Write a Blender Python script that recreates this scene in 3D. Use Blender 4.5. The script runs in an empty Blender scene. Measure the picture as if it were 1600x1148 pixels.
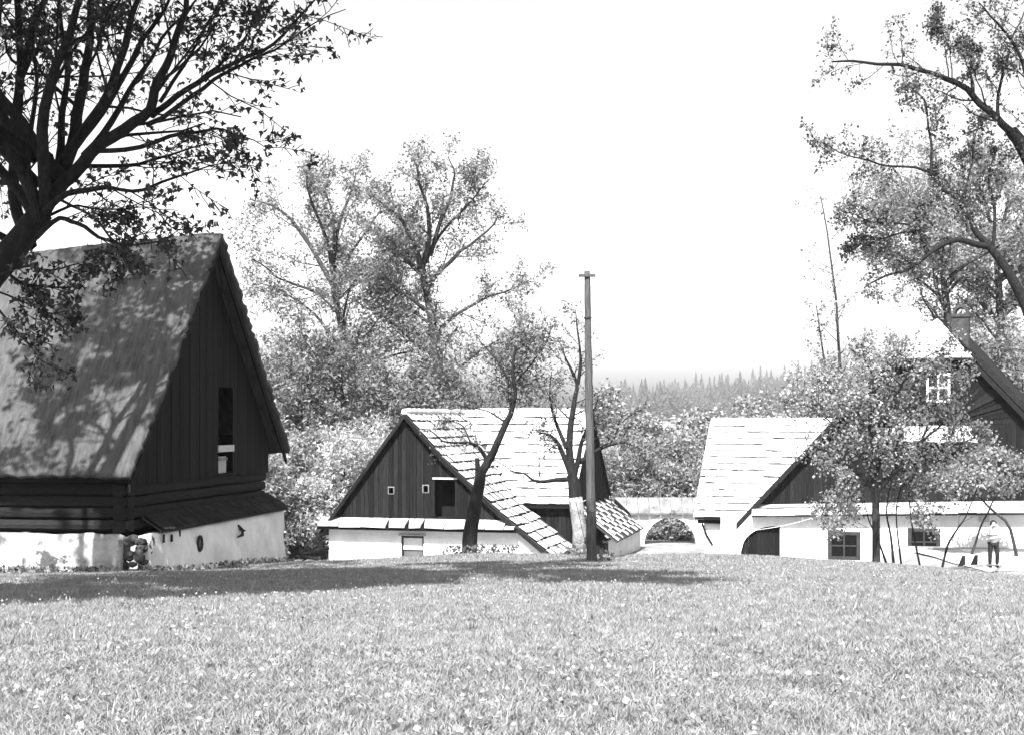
import bpy, math, random
import numpy as np
from mathutils import Matrix, Vector

# ------------------------------------------------------------------ camera, sky, sun, exposure
F = 2160.0            # focal length in photo pixels (photo is 1600 wide)
HOR = 655.0           # photo row of the eye level
EYE = 6.6             # eye height above the farmyard
S = bpy.context.scene
cd = bpy.data.cameras.new('camera'); cam = bpy.data.objects.new('camera', cd)
S.collection.objects.link(cam); S.camera = cam
cam.location = (0, 0, EYE); cam.rotation_euler = (math.radians(90), 0, 0)
cd.sensor_width = 36; cd.lens = F / 1600 * 36; cd.shift_y = (HOR - 574) / 1600
cd.clip_start = 0.1; cd.clip_end = 2600

SUN_EL = math.radians(48)
TRAVEL = Vector((0.24, 0.97, 0)).normalized()          # where shadows fall, on the plan
w = bpy.data.worlds.new('World'); S.world = w; w.use_nodes = True
nt = w.node_tree; nt.nodes.clear()
sky = nt.nodes.new('ShaderNodeTexSky'); sky.sky_type = 'NISHITA'; sky.sun_disc = False
sky.sun_elevation = SUN_EL
sky.sun_rotation = math.atan2(-TRAVEL.x, -TRAVEL.y)
sky.dust_density = 2.5
bw = nt.nodes.new('ShaderNodeRGBToBW')                 # black-and-white film
bg = nt.nodes.new('ShaderNodeBackground'); bg.inputs[1].default_value = 0.1
wo = nt.nodes.new('ShaderNodeOutputWorld')
nt.links.new(sky.outputs[0], bw.inputs[0]); nt.links.new(bw.outputs[0], bg.inputs[0]); nt.links.new(bg.outputs[0], wo.inputs[0])
sd = bpy.data.lights.new('sun', 'SUN'); sun = bpy.data.objects.new('sun', sd); S.collection.objects.link(sun)
sd.energy = 4.8; sd.angle = math.radians(0.4); sd.color = (1, 1, 1)
tv = Vector((TRAVEL.x * math.cos(SUN_EL), TRAVEL.y * math.cos(SUN_EL), -math.sin(SUN_EL)))
sun.rotation_euler = tv.to_track_quat('-Z', 'Y').to_euler(); sun.location = (-40, -40, 60)
S.view_settings.view_transform = 'Standard'; S.view_settings.look = 'None'
S.view_settings.gamma = 1; S.view_settings.use_curve_mapping = False
S.view_settings.exposure = 1.75
S.render.engine = 'CYCLES'
S.cycles.use_denoising = True
S.cycles.max_bounces = 6; S.cycles.transparent_max_bounces = 6; S.cycles.volume_bounces = 0

rnd = random.Random(7)
def at(x, y, d):
    return Vector(((x - 800) / F * d, d, EYE + (HOR - y) / F * d))

# ------------------------------------------------------------------ terrain height
PD = [-60, 0, 8, 15, 20, 30, 38, 44, 48, 54, 58, 64, 120, 300, 700, 4000]
PZ = [-1.2, -1.65, -1.75, -2.12, -2.5, -3.27, -3.92, -4.3, -4.85, -5.95, -6.5, -6.6, -7, -7.5, -8, -8]
def gz(X, Y):
    X = np.asarray(X, float); Y = np.asarray(Y, float)
    z = np.interp(Y, PD, PZ)
    k = np.clip((Y - 24) / 20, 0, 1) * np.clip((70 - Y) / 15, 0, 1)
    z = z - 0.055 * np.clip(-2 - X, 0, 8) * k
    kr = np.clip((Y - 12) / 25, 0, 1) * np.clip((52 - Y) / 6, 0, 1)
    z = z - 0.0062 * np.clip(X - 5, 0, 14) ** 2 * kr
    yr = np.clip((X - 15.6) / 1.8, 0, 1) * np.clip((Y - 49) / 3, 0, 1) * np.clip((90 - Y) / 10, 0, 1)
    z = z * (1 - yr) + (-5.62) * yr
    far = np.clip((Y - 1000) / 1400, 0, 1); far = far * far * (3 - 2 * far)
    z = z + far * np.clip(X * 0.15 - 6 + 7 * np.sin(X * 0.011), -2, 190)
    z = z + 0.035 * np.sin(X * 0.9 + 1.3 * np.sin(Y * 0.4)) * np.sin(Y * 0.7) * (Y < 60)
    return z + EYE
def gnd(x, y): return float(gz(x, y))

# ------------------------------------------------------------------ materials (all grey: a black-and-white photograph)
MATS = {}
def mat(name, lo, hi, scale=4.0, stretch=(1, 1, 1), rough=0.85, bump=0.0, bscale=None, rand=0.0, spots=None, detail=6.0):
    if name in MATS: return MATS[name]
    m = bpy.data.materials.new(name); m.use_nodes = True; t = m.node_tree; N = t.nodes; Lk = t.links
    b = N['Principled BSDF']; b.inputs['Roughness'].default_value = rough
    b.inputs['Specular IOR Level'].default_value = 0.15
    tc = N.new('ShaderNodeNewGeometry')
    mp = N.new('ShaderNodeMapping'); mp.inputs['Scale'].default_value = stretch; Lk.new(tc.outputs['Position'], mp.inputs[0])
    n = N.new('ShaderNodeTexNoise'); n.inputs['Scale'].default_value = scale; n.inputs['Detail'].default_value = detail
    n.inputs['Roughness'].default_value = 0.65; Lk.new(mp.outputs[0], n.inputs['Vector'])
    r = N.new('ShaderNodeMapRange'); r.inputs[1].default_value = 0.3; r.inputs[2].default_value = 0.7
    r.inputs[3].default_value = lo; r.inputs[4].default_value = hi; Lk.new(n.outputs[0], r.inputs[0])
    out = r.outputs[0]
    if rand:
        oi = N.new('ShaderNodeObjectInfo'); rr = N.new('ShaderNodeMapRange')
        rr.inputs[3].default_value = 1 - rand; rr.inputs[4].default_value = 1 + rand; Lk.new(oi.outputs['Random'], rr.inputs[0])
        mu = N.new('ShaderNodeMath'); mu.operation = 'MULTIPLY'; Lk.new(out, mu.inputs[0]); Lk.new(rr.outputs[0], mu.inputs[1]); out = mu.outputs[0]
    if spots:
        ssc, thr, val, soft = spots
        n2 = N.new('ShaderNodeTexNoise'); n2.inputs['Scale'].default_value = ssc; n2.inputs['Detail'].default_value = 7
        n2.inputs['Roughness'].default_value = 0.7
        Lk.new(tc.outputs['Position'], n2.inputs['Vector'])
        r2 = N.new('ShaderNodeMapRange'); r2.inputs[1].default_value = thr; r2.inputs[2].default_value = thr + soft; Lk.new(n2.outputs[0], r2.inputs[0])
        mx = N.new('ShaderNodeMix'); mx.data_type = 'FLOAT'; Lk.new(r2.outputs[0], mx.inputs[0]); Lk.new(out, mx.inputs[2]); mx.inputs[3].default_value = val; out = mx.outputs[0]
    cc = N.new('ShaderNodeCombineColor')
    for i in range(3): Lk.new(out, cc.inputs[i])
    Lk.new(cc.outputs[0], b.inputs['Base Color'])
    if bump:
        nb = N.new('ShaderNodeTexNoise'); nb.inputs['Scale'].default_value = bscale or scale * 3; nb.inputs['Detail'].default_value = 5
        Lk.new(mp.outputs[0], nb.inputs['Vector'])
        bp = N.new('ShaderNodeBump'); bp.inputs['Strength'].default_value = bump; bp.inputs['Distance'].default_value = 0.05
        Lk.new(nb.outputs[0], bp.inputs['Height']); Lk.new(bp.outputs[0], b.inputs['Normal'])
    MATS[name] = m; return m

def leafmat(name, lo, hi, trans=0.4):
    if name in MATS: return MATS[name]
    m = bpy.data.materials.new(name); m.use_nodes = True; t = m.node_tree; N = t.nodes; Lk = t.links; N.clear()
    g = N.new('ShaderNodeNewGeometry'); r = N.new('ShaderNodeMapRange'); r.inputs[3].default_value = lo; r.inputs[4].default_value = hi
    Lk.new(g.outputs['Random Per Island'], r.inputs[0])
    cc = N.new('ShaderNodeCombineColor')
    for i in range(3): Lk.new(r.outputs[0], cc.inputs[i])
    d = N.new('ShaderNodeBsdfDiffuse'); tr = N.new('ShaderNodeBsdfTranslucent'); mx = N.new('ShaderNodeMixShader'); mx.inputs[0].default_value = trans
    Lk.new(cc.outputs[0], d.inputs[0]); Lk.new(cc.outputs[0], tr.inputs[0]); Lk.new(d.outputs[0], mx.inputs[1]); Lk.new(tr.outputs[0], mx.inputs[2])
    o = N.new('ShaderNodeOutputMaterial'); Lk.new(mx.outputs[0], o.inputs[0]); MATS[name] = m; return m

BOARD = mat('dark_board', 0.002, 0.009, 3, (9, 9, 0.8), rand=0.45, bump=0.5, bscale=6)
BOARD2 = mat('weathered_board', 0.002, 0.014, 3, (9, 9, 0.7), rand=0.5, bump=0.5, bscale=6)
LOG = mat('log_wood', 0.005, 0.018, 3, (1.5, 1.5, 9), rand=0.35, bump=0.6, bscale=5)
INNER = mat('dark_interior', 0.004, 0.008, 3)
THATCH = mat('barn_roofing', 0.03, 0.085, 1.6, (5, 1.0, 1.0), bump=0.7, bscale=9, spots=(0.7, 0.6, 0.03, 0.14))
SHINGLE = mat('old_shingle', 0.006, 0.022, 3, (5, 5, 2), rand=0.4, bump=0.5)
TILE = mat('pale_tile', 0.3, 0.46, 2.5, rand=0.24, bump=0.4, spots=(2.2, 0.58, 0.17, 0.12))
DECK = mat('roof_deck', 0.03, 0.06, 4)
PLASTER = mat('lime_plaster', 0.6, 0.8, 1.4, bump=0.5, bscale=8, spots=(1.6, 0.66, 0.16, 0.06))
PLASTERB = mat('shaded_patchy_plaster', 0.16, 0.42, 1.8, bump=0.8, bscale=7, spots=(1.25, 0.545, 0.07, 0.05))  # tree shade on the barn front put into the tone; patches are bare stone
PLASTERC = mat('clean_lime_plaster', 0.5, 0.74, 0.8, bump=0.4, bscale=10, spots=(1.1, 0.68, 0.3, 0.1))
STONE = mat('field_stone', 0.02, 0.1, 3, rand=0.5, bump=0.8, bscale=8)
BARK = mat('dark_bark', 0.005, 0.02, 6, (2, 2, 0.6), bump=0.9, bscale=14)
BARKB = mat('grey_bark', 0.014, 0.05, 6, (2, 2, 0.6), bump=0.9, bscale=14)
LIME = mat('limewashed_bark', 0.12, 0.3, 4, bump=0.8, bscale=14, spots=(3.5, 0.56, 0.06, 0.05))
POLEW = mat('pole_wood', 0.03, 0.09, 4, (6, 6, 0.5), bump=0.5, spots=(2.2, 0.58, 0.035, 0.1))
IRON = mat('dark_iron', 0.015, 0.03, 5, rough=0.6)
PALEW = mat('pale_wood', 0.3, 0.45, 4, (5, 5, 1), rand=0.2, bump=0.3)
FRAMEW = mat('dark_window_frame', 0.02, 0.035, 4, rough=0.6)
WHITEP = mat('white_paint', 0.55, 0.7, 4)
GROUND = mat('meadow_soil', 0.16, 0.28, 1.3, bump=0.5, bscale=12, spots=(0.5, 0.55, 0.07, 0.2))
GRAVEL = mat('pale_gravel', 0.42, 0.6, 3, bump=0.5, bscale=25)
BRICK = mat('chimney_brick', 0.02, 0.06, 5, bump=0.5)
GRASS = leafmat('grass_blade', 0.17, 0.38, 0.45)
_t = GRASS.node_tree; _g = _t.nodes['Geometry']; _cc = _t.nodes['Combine Color']; _mr = _t.nodes['Map Range']
_n = _t.nodes.new('ShaderNodeTexNoise'); _n.inputs['Scale'].default_value = 4.5; _n.inputs['Detail'].default_value = 5; _t.links.new(_g.outputs['Position'], _n.inputs['Vector'])
_r = _t.nodes.new('ShaderNodeMapRange'); _r.inputs[1].default_value = .3; _r.inputs[2].default_value = .7; _r.inputs[3].default_value = .62; _r.inputs[4].default_value = 1.22; _t.links.new(_n.outputs[0], _r.inputs[0])
_m = _t.nodes.new('ShaderNodeMath'); _m.operation = 'MULTIPLY'; _t.links.new(_mr.outputs[0], _m.inputs[0]); _t.links.new(_r.outputs[0], _m.inputs[1])
for _i in range(3): _t.links.new(_m.outputs[0], _cc.inputs[_i])
LF_GNARL = leafmat('old_tree_leaf', 0.03, 0.2, 0.35)
LF_PEAR = leafmat('pear_leaf', 0.15, 0.5, 0.45)
LF_DARK = leafmat('maple_leaf', 0.025, 0.08, 0.3)
LF = leafmat('spring_leaf', 0.07, 0.27, 0.4)
LF_PALE = leafmat('young_pale_leaf', 0.1, 0.4, 0.45)
BLOSSOM = leafmat('blossom', 0.18, 0.62, 0.45)
NEEDLE = leafmat('far_conifer', 0.03, 0.07, 0.2)
gm = bpy.data.materials.new('window_glass'); gm.use_nodes = True
_b = gm.node_tree.nodes['Principled BSDF']; _b.inputs['Base Color'].default_value = (0.005, 0.005, 0.005, 1); _b.inputs['Roughness'].default_value = 0.25; _b.inputs['Specular IOR Level'].default_value = 0.08
GLASS = gm
def plain(name, v, rough=0.8): return mat(name, v * 0.85, v * 1.15, 12, rough=rough)

# ------------------------------------------------------------------ object helpers
WM = {}
COL = S.collection
def link(name, mesh, parent=None, M=None):
    o = bpy.data.objects.new(name, mesh); COL.objects.link(o)
    M = M.copy() if M is not None else Matrix.Identity(4)
    o.matrix_basis = M; WM[o.name] = M
    if parent is not None:
        o.parent = parent; o.matrix_parent_inverse = WM[parent.name].inverted()
    return o
def tag(o, label=None, cat=None, group=None, kind=None):
    if label: o['label'] = label
    if cat: o['category'] = cat
    if group: o['group'] = group
    if kind: o['kind'] = kind
    return o
def thing(name, label, cat, loc, group=None):
    return tag(link(name, None, None, Matrix.Translation(Vector(loc))), label, cat, group)
class MB:
    def __init__(s): s.v = []; s.f = []
    def poly(s, pts):
        n = len(s.v); s.v += [tuple(p) for p in pts]; s.f.append(tuple(range(n, n + len(pts)))); return s
    def prism(s, pts, off):
        """closed prism: polygon pts and the same polygon moved by off"""
        n = len(s.v); k = len(pts); off = Vector(off)
        s.v += [tuple(p) for p in pts] + [tuple(Vector(p) + off) for p in pts]
        s.f.append(tuple(range(n, n + k))); s.f.append(tuple(range(n + 2 * k - 1, n + k - 1, -1)))
        for i in range(k):
            j = (i + 1) % k; s.f.append((n + j, n + i, n + k + i, n + k + j))
        return s
    def box(s, o, u, v, w_):
        o = Vector(o); u = Vector(u); v = Vector(v)
        return s.prism([o, o + u, o + u + v, o + v], w_)
    def tube(s, pts, rad, k=8, caps=True):
        pts = [Vector(p) for p in pts]; n0 = len(s.v); n = len(pts); ref = None
        for i, p in enumerate(pts):
            t = (pts[min(i + 1, n - 1)] - pts[max(i - 1, 0)])
            t = t.normalized() if t.length > 1e-9 else Vector((0, 0, 1))
            if ref is None:
                ref = t.orthogonal().normalized()
            ref = (ref - t * ref.dot(t)); ref = ref.normalized() if ref.length > 1e-6 else t.orthogonal().normalized()
            b = t.cross(ref)
            for j in range(k):
                a = 2 * math.pi * j / k
                s.v.append(tuple(p + (ref * math.cos(a) + b * math.sin(a)) * rad[i]))
        for i in range(n - 1):
            for j in range(k):
                j2 = (j + 1) % k
                s.f.append((n0 + i * k + j, n0 + i * k + j2, n0 + (i + 1) * k + j2, n0 + (i + 1) * k + j))
        if caps:
            s.f.append(tuple(n0 + j for j in range(k - 1, -1, -1))); s.f.append(tuple(n0 + (n - 1) * k + j for j in range(k)))
        return s
    def mesh(s, m, smooth=False):
        me = bpy.data.meshes.new('m'); me.from_pydata(s.v, [], s.f); me.materials.append(m)
        if smooth: me.shade_smooth()
        me.update(); return me
    def build(s, name, m, parent=None, smooth=False):
        import bmesh
        me = s.mesh(m)
        bm = bmesh.new(); bm.from_mesh(me); bmesh.ops.recalc_face_normals(bm, faces=bm.faces); bm.to_mesh(me); bm.free()
        if smooth: me.shade_smooth()
        return link(name, me, parent)
def rawmesh(name, V, Fq, m, parent=None):
    """V (n,3), Fq (m,k) numpy"""
    me = bpy.data.meshes.new(name); n = len(V); k = Fq.shape[1]; fm = len(Fq)
    me.vertices.add(n); me.vertices.foreach_set('co', np.ascontiguousarray(V, np.float32).ravel())
    me.loops.add(fm * k); me.loops.foreach_set('vertex_index', np.ascontiguousarray(Fq, np.int32).ravel())
    me.polygons.add(fm); me.polygons.foreach_set('loop_start', np.arange(0, fm * k, k, dtype=np.int32))
    me.update(calc_edges=True); me.materials.append(m)
    return link(name, me, parent)
def V3(p, z): return Vector((p[0], p[1], z))
UP = Vector((0, 0, 1))

# unit tile / slab meshes shared between pieces (lower edge chipped a little)
def unit_tile(m, seed):
    r = random.Random(seed); b = MB()
    j = lambda a: r.uniform(-a, a)
    top = [(0.01, 0.0 + j(.04), 1), (0.35, j(.05), 1.0), (0.7, j(.05), 1.0), (0.99, 0.0 + j(.04), 1), (0.99, 1, 1), (0.01, 1, 1)]
    b.prism(top, (0, 0, -1)); return b.mesh(m)
TILES = [unit_tile(TILE, i) for i in range(6)]
SLABS = [unit_tile(SHINGLE, 20 + i) for i in range(4)]
def frame_matrix(o, u, v, n):
    return Matrix(((u.x, v.x, n.x, o.x), (u.y, v.y, n.y, o.y), (u.z, v.z, n.z, o.z), (0, 0, 0, 1)))
def tiles(parent, e0, e1, r0, r1, tw, course, keep=None, meshes=TILES, thick=0.035, lift=0.05, name='tile', seed=1, skip=0.0, over=1.18):
    """lay pieces on the slope quad eave e0-e1, ridge r0-r1"""
    R = random.Random(seed); n = (e1 - e0).cross(r0 - e0).normalized()
    if n.z < 0: n = -n
    nv = max(1, round(((r0 - e0).length + (r1 - e1).length) / 2 / course)); cnt = 0
    for i in range(nv):
        a = i / nv; b_ = (i + 1) / nv
        L0 = e0.lerp(r0, a); L1 = e1.lerp(r1, a); T0 = e0.lerp(r0, b_)
        v = (T0 - L0) * over; nu = max(1, round((L1 - L0).length / tw)); u = (L1 - L0) / nu
        offs = 0.5 if i % 2 else 0.0
        for j in range(-1 if offs else 0, nu):
            f0 = max(0, j + offs); f1 = min(nu, j + offs + 1)
            if f1 - f0 < 0.1 or R.random() < skip: continue
            mid = (f0 + f1) / 2 / nu
            o = L0 + u * f0 + n * (lift + R.uniform(0, .03)) + (T0 - L0) * R.uniform(-.05, .05)
            if keep and not keep(o + u * (f1 - f0) * .5 + v * .4): continue
            vv = v - n * (lift * 0.85 + R.uniform(0, .01)) + u * R.uniform(-.02, .02)
            link(name, R.choice(meshes), parent, frame_matrix(o, u * (f1 - f0), vv, n * thick)); cnt += 1
    return cnt
def slab(name, m, parent, pts, th):
    n = (pts[1] - pts[0]).cross(pts[2] - pts[0]).normalized()
    if n.z < 0: n = -n
    return MB().prism(pts, -n * th).build(name, m, parent)
def vboards(parent, m, P, g, out, s0, s1, zb, zt, bw, seed=1, openings=(), thick=0.03, name='board', gap=0.012):
    """vertical boards on the plane P + g*s, from zb(s) to zt(s); openings = (sa, sb, za, zb)"""
    R = random.Random(seed); s = s0; g = Vector(g); out = Vector(out)
    while s < s1 - 0.03:
        wd = bw * R.uniform(0.75, 1.25); e = min(s + wd, s1)
        for o in openings:
            if s < o[0] < e: e = o[0]
            if s < o[1] < e: e = o[1]
        mid = (s + e) / 2; spans = [[zb(mid), None]]
        for o in openings:
            if o[0] - 1e-6 <= mid <= o[1] + 1e-6: spans = [[zb(mid), o[2]], [o[3], None]]
        d = R.uniform(0, 0.018); a, c = s + gap / 2, e - gap / 2
        for lo, hi in spans:
            jl = R.uniform(-.03, .0) if lo == spans[0][0] else 0
            za, zc = (zt(a), zt(c)) if hi is None else (hi, hi)
            l0, l1 = (zb(a) + jl, zb(c) + jl) if lo == spans[0][0] else (lo, lo)
            if max(za - l0, zc - l1) < 0.05: continue
            za = max(za, l0 + .01); zc = max(zc, l1 + .01)
            pa = P + g * a + out * d; pc = P + g * c + out * d
            MB().prism([V3(pa, l0), V3(pc, l1), V3(pc, zc), V3(pa, za)], out * thick).build(name, m, parent)
        s = e
def wallprism(name, m, parent, P, g, out, pts, th):
    """polygon (s, z) on the plane P+g*s with thickness th backwards"""
    return MB().prism([V3(P + Vector(g) * s, z) for s, z in pts], -Vector(out) * th).build(name, m, parent)
def lerpf(pts):
    xs = [p[0] for p in pts]; ys = [p[1] for p in pts]
    return lambda s: float(np.interp(s, xs, ys))

# ------------------------------------------------------------------ ground
def ground():
    ys = np.concatenate([np.arange(-40, 4, 4), np.arange(4, 70, 0.6), np.arange(70, 140, 5), np.geomspace(140, 5000, 70)])
    xs = np.concatenate([-np.geomspace(60, 3400, 28)[::-1], np.arange(-58, 58.1, 0.9), np.geomspace(60, 3400, 28)])
    X, Y = np.meshgrid(xs, ys); Z = gz(X, Y)
    V = np.stack([X, Y, Z], -1).reshape(-1, 3); nx = len(xs); ny = len(ys)
    i = np.arange(nx - 1)[None, :] + nx * np.arange(ny - 1)[:, None]; i = i.ravel()
    o = rawmesh('ground', V, np.stack([i, i + 1, i + nx + 1, i + nx], -1), GROUND)
    o.data.shade_smooth(); tag(o, kind='structure')
ground()
def path():
    xs = np.linspace(17.3, 40, 50); ys = np.linspace(50.2, 59.5, 24)
    X, Y = np.meshgrid(xs, ys)
    Y = Y + 0.5 * np.sin(X * 1.1) * (Y < 52) 
    Z = gz(X, Y) + 0.03
    V = np.stack([X, Y, Z], -1).reshape(-1, 3); nx = 50
    i = (np.arange(nx - 1)[None, :] + nx * np.arange(23)[:, None]).ravel()
    tag(rawmesh('path', V, np.stack([i, i + 1, i + nx + 1, i + nx], -1), GRAVEL), kind='structure')
path()

# ------------------------------------------------------------------ big barn on the left
def barn():
    C = Vector((-10.1, 36.0, 0)); g = Vector((.19, .982, 0)).normalized(); l = Vector((-g.y, g.x, 0)); o = -l; fr = -g
    E = EYE
    root = thing('timber_barn', 'tall dark timber barn with steep roof on a whitewashed stone base', 'barn', (C.x, C.y, gnd(C.x, C.y)))
    def B(s, a, z): return V3(C + g * s + l * a, E + z)
    LEN = 24
    def rz(a): return 5.36 - 0.075 * min(max(a, 0), 9)
    # roof: two slopes as worn layered sheets
    def slope(name, s_e, z_e, seed):
        R = np.random.RandomState(seed); nu, nv = 150, 60
        V = []; Fq = []
        aa = np.linspace(-0.6, LEN, nu)
        jag = R.uniform(-.03, .03, nu); low = np.repeat(R.uniform(-.015, .015, nu // 5 + 1), 5)[:nu]
        for j in range(nv):
            t = j / (nv - 1); saw = ((j % 4) / 4.0) * 0.05
            for i in range(nu):
                a = aa[i]; s = s_e + (5 - s_e) * t; z = z_e + (rz(a) - z_e) * t
                sag = -0.16 * math.sin(math.pi * t) * (0.6 + 0.4 * math.sin(a * .5))
                z += sag + 0.05 - saw + R.uniform(-.018, .018) + 0.02 * math.sin(a * 1.1 + t * 5) * math.sin(t * 9)
                if j == 0: z += jag[i] + low[i] - .05
                aj = a + R.uniform(-.04, .04) if 0 < i < nu - 1 else a + (R.uniform(-.05, .05) if i == 0 else 0)
                V.append(B(s, aj, z))
        V = np.array([tuple(p) for p in V])
        k = (np.arange(nu - 1)[None, :] + nu * np.arange(nv - 1)[:, None]).ravel()
        q = np.stack([k, k + 1, k + nu + 1, k + nu], -1)
        ob = rawmesh(name, V, q, THATCH, root)
        mod = ob.modifiers.new('thickness', 'SOLIDIFY'); mod.thickness = 0.16; mod.offset = 1 if s_e > 5 else -1
        return ob
    slope('roof_slope', -0.75, -1.5, 1); slope('roof_slope', 10.75, -1.12, 2)
    # verge boards under the roof edge at the gable
    for (sa, za, sb, zb) in ((-0.7, -1.66, 5, 5.12), (10.7, -1.3, 5, 5.12)):
        MB().prism([B(sa, -.52, za), B(sb, -.52, zb), B(sb, -.52, zb - .22), B(sa, -.52, za - .2)], l * .05).build('verge_board', BOARD, root)
    # gable boards
    zt = lambda s: E + (lerpf([(-.7, -1.75), (5, 4.95), (10.7, -1.4)])(s))
    gw = MB().prism([B(0.1, 1.2, -1.6), B(9.9, 1.2, -1.6), B(5, 1.2, 4.7)], l * .05).build('gable_backing', INNER, root)  # dark panel added inside, stops light leaking between the boards
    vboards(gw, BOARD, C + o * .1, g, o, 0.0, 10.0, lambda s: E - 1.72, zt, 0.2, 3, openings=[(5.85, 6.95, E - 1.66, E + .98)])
    MB().prism([B(9.9, .1, -3.2), B(9.9, LEN, -3.2), B(9.9, LEN, -.5), B(9.9, .1, -.5)], g * .05).build('rear_wall', INNER, root)
    # loft opening: lintel, pale crossbar, half hatch
    MB().box(B(5.8, -.12, -.98), g * 1.2, UP * .2, o * .05).build('hatch_rail', PALEW, root)
    MB().box(B(5.92, -.05, -1.62), g * .62, UP * .5, o * .04).build('hatch_door', PALEW, root)
    MB().box(B(5.92, -.09, -1.24), g * .62, UP * .09, o * .05).build('hatch_ledge', LIME, root)
    MB().box(B(5.78, -.14, -1.7), g * 1.3, UP * .05, o * .05).build('sill', BOARD, root)
    # log walls
    R = random.Random(4); z = -2.95
    inner = MB().prism([B(.25, .25, -3.2), B(9.8, .25, -3.2), B(9.8, .25, -1.6), B(.25, .25, -1.6)], l * (LEN - 1)).build('log_wall', INNER, root)
    hs = [.3, .32, .3, .33]; 
    for h in hs:
        def lg(p0, p1, out, h=h, z=z):
            n = 9; b = MB(); d = (p1 - p0); prof = [(-.02, 0.02), (.09, .25), (.11, .6), (.06, .98), (-.25, .98), (-.25, .02)]
            vv = []
            for i in range(n):
                t = i / (n - 1); jz = R.uniform(-.015, .015); jo = R.uniform(-.02, .02)
                vv.append([p0 + d * t + out * (a + jo) + UP * (c * h + jz) for a, c in prof])
            for ring in vv: b.v += [tuple(p) for p in ring]
            kk = len(prof)
            for i in range(n - 1):
                for j in range(kk):
                    b.f.append((i * kk + j, i * kk + (j + 1) % kk, (i + 1) * kk + (j + 1) % kk, (i + 1) * kk + j))
            b.f.append(tuple(range(kk))); b.f.append(tuple((n - 1) * kk + j for j in range(kk)))
            return b
        lg(B(-.12, 0, z), B(9.85, 0, z), o).build('log', LOG, inner)
        lg(B(0, -.15, z + .02), B(0, LEN, z + .02), fr).build('log', LOG, inner)
        z += h
    lg(B(0, -.15, z), B(0, LEN, z), fr, .3, z).build('log', LOG, inner)
    # skirt roof of old shingles over the stone base at the gable
    sk = slab('skirt_roof', DECK, root, [B(.9, -.68, -2.98), B(10.45, -.68, -2.96), B(10.05, -.02, -2.52), B(.9, -.02, -2.56)], .05)
    tiles(sk, B(.9, -.7, -2.98), B(10.48, -.7, -2.96), B(.9, -.02, -2.54), B(10.05, -.02, -2.5), .3, .42, meshes=SLABS, thick=.02, lift=.03, name='shingle', seed=5)
    # stone base: uneven rendered wall
    def rough_wall(name, m, p0, p1, zt_, out, th, seed, nu=60, nv=10):
        Rr = np.random.RandomState(seed); V = []; 
        for j in range(nv):
            for i in range(nu):
                t = i / (nu - 1); p = p0.lerp(p1, t); zb = min(gnd(p.x, p.y), E - 3.5) - .5; 
                zz = zb + (zt_ - zb) * j / (nv - 1)
                dd = 0.035 * math.sin(t * 31 + j) + Rr.uniform(-.03, .03) + .12 * (1 - j / (nv - 1))
                if j == nv - 1: zz += Rr.uniform(-.03, .0)
                q = V3(p, zz) + out * dd; V.append(tuple(q))
        V = np.array(V); k = (np.arange(nu - 1)[None, :] + nu * np.arange(nv - 1)[:, None]).ravel()
        q = np.stack([k, k + 1, k + nu + 1, k + nu], -1)
        ob = rawmesh(name, V, q, m, root); ob.data.shade_smooth()
        md = ob.modifiers.new('thickness', 'SOLIDIFY'); md.thickness = th; md.offset = 0
        return ob
    bw_ = rough_wall('stone_base', PLASTER, B(.15, -.42, 0), B(10.25, -.42, 0), E - 3.0, o, .3, 5)
    bf = rough_wall('stone_base', PLASTERB, B(-.2, -.1, 0), B(-.2, LEN, 0), E - 2.98, fr, .3, 6, nu=120)
    rough_wall('stone_base', PLASTER, B(10.2, -.3, 0), B(10.2, 4, 0), E - 3.0, g, .3, 7, nu=20)
    # bare corner stones
    Rr = random.Random(8)
    import bmesh
    for i in range(52):
        b = bmesh.new(); bmesh.ops.create_icosphere(b, subdivisions=1, radius=1)
        sc = Vector((Rr.uniform(.12, .24), Rr.uniform(.1, .16), Rr.uniform(.08, .15)))
        for v in b.verts: v.co = Vector((v.co.x * sc.x, v.co.y * sc.y, v.co.z * sc.z)) * Rr.uniform(.85, 1.12)
        me = bpy.data.meshes.new('stone'); b.to_mesh(me); b.free(); me.materials.append(STONE)
        if i < 34: p = B(-.2 + Rr.uniform(0, .1), Rr.uniform(-.35, 1.1), 0)
        else: p = B(Rr.uniform(-.2, .5), -.5, 0)
        zz = Rr.uniform(gnd(p.x, p.y), E - 3.05)
        link('stone', me, bf, Matrix.Translation(V3(p, zz)) @ Matrix.Rotation(Rr.uniform(0, 6), 4, 'Z'))
    # iron ring and iron hook on the white wall
    b = MB(); c = B(3.3, -.66, -3.5)
    b.tube([c + g * (.13 * math.cos(t)) + UP * (.2 * math.sin(t)) for t in np.linspace(0, 2 * math.pi, 17)], [.045] * 17, 6)
    b.build('iron_ring', IRON, root)
    b = MB(); c = B(6.3, -.62, -3.45)
    b.tube([c + UP * .25 - g * .1, c + UP * .1 + o * .1, c - UP * .05 + o * .1, c - UP * .1 - g * .3 + o * .06], [.035, .05, .055, .02], 6)
    b.tube([c + UP * .12, c + UP * .06 + g * .2 + o * .1], [.04, .03], 6)
    b.build('iron_hook', IRON, root)
    for i, (s, dz, h) in enumerate(((1.0, -3.28, .22), (1.5, -3.3, .2), (2.0, -3.2, .22))):
        MB().box(B(s, -.6, dz), g * .07, UP * h, o * .04).build('iron_strap', IRON, root)
barn()

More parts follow.
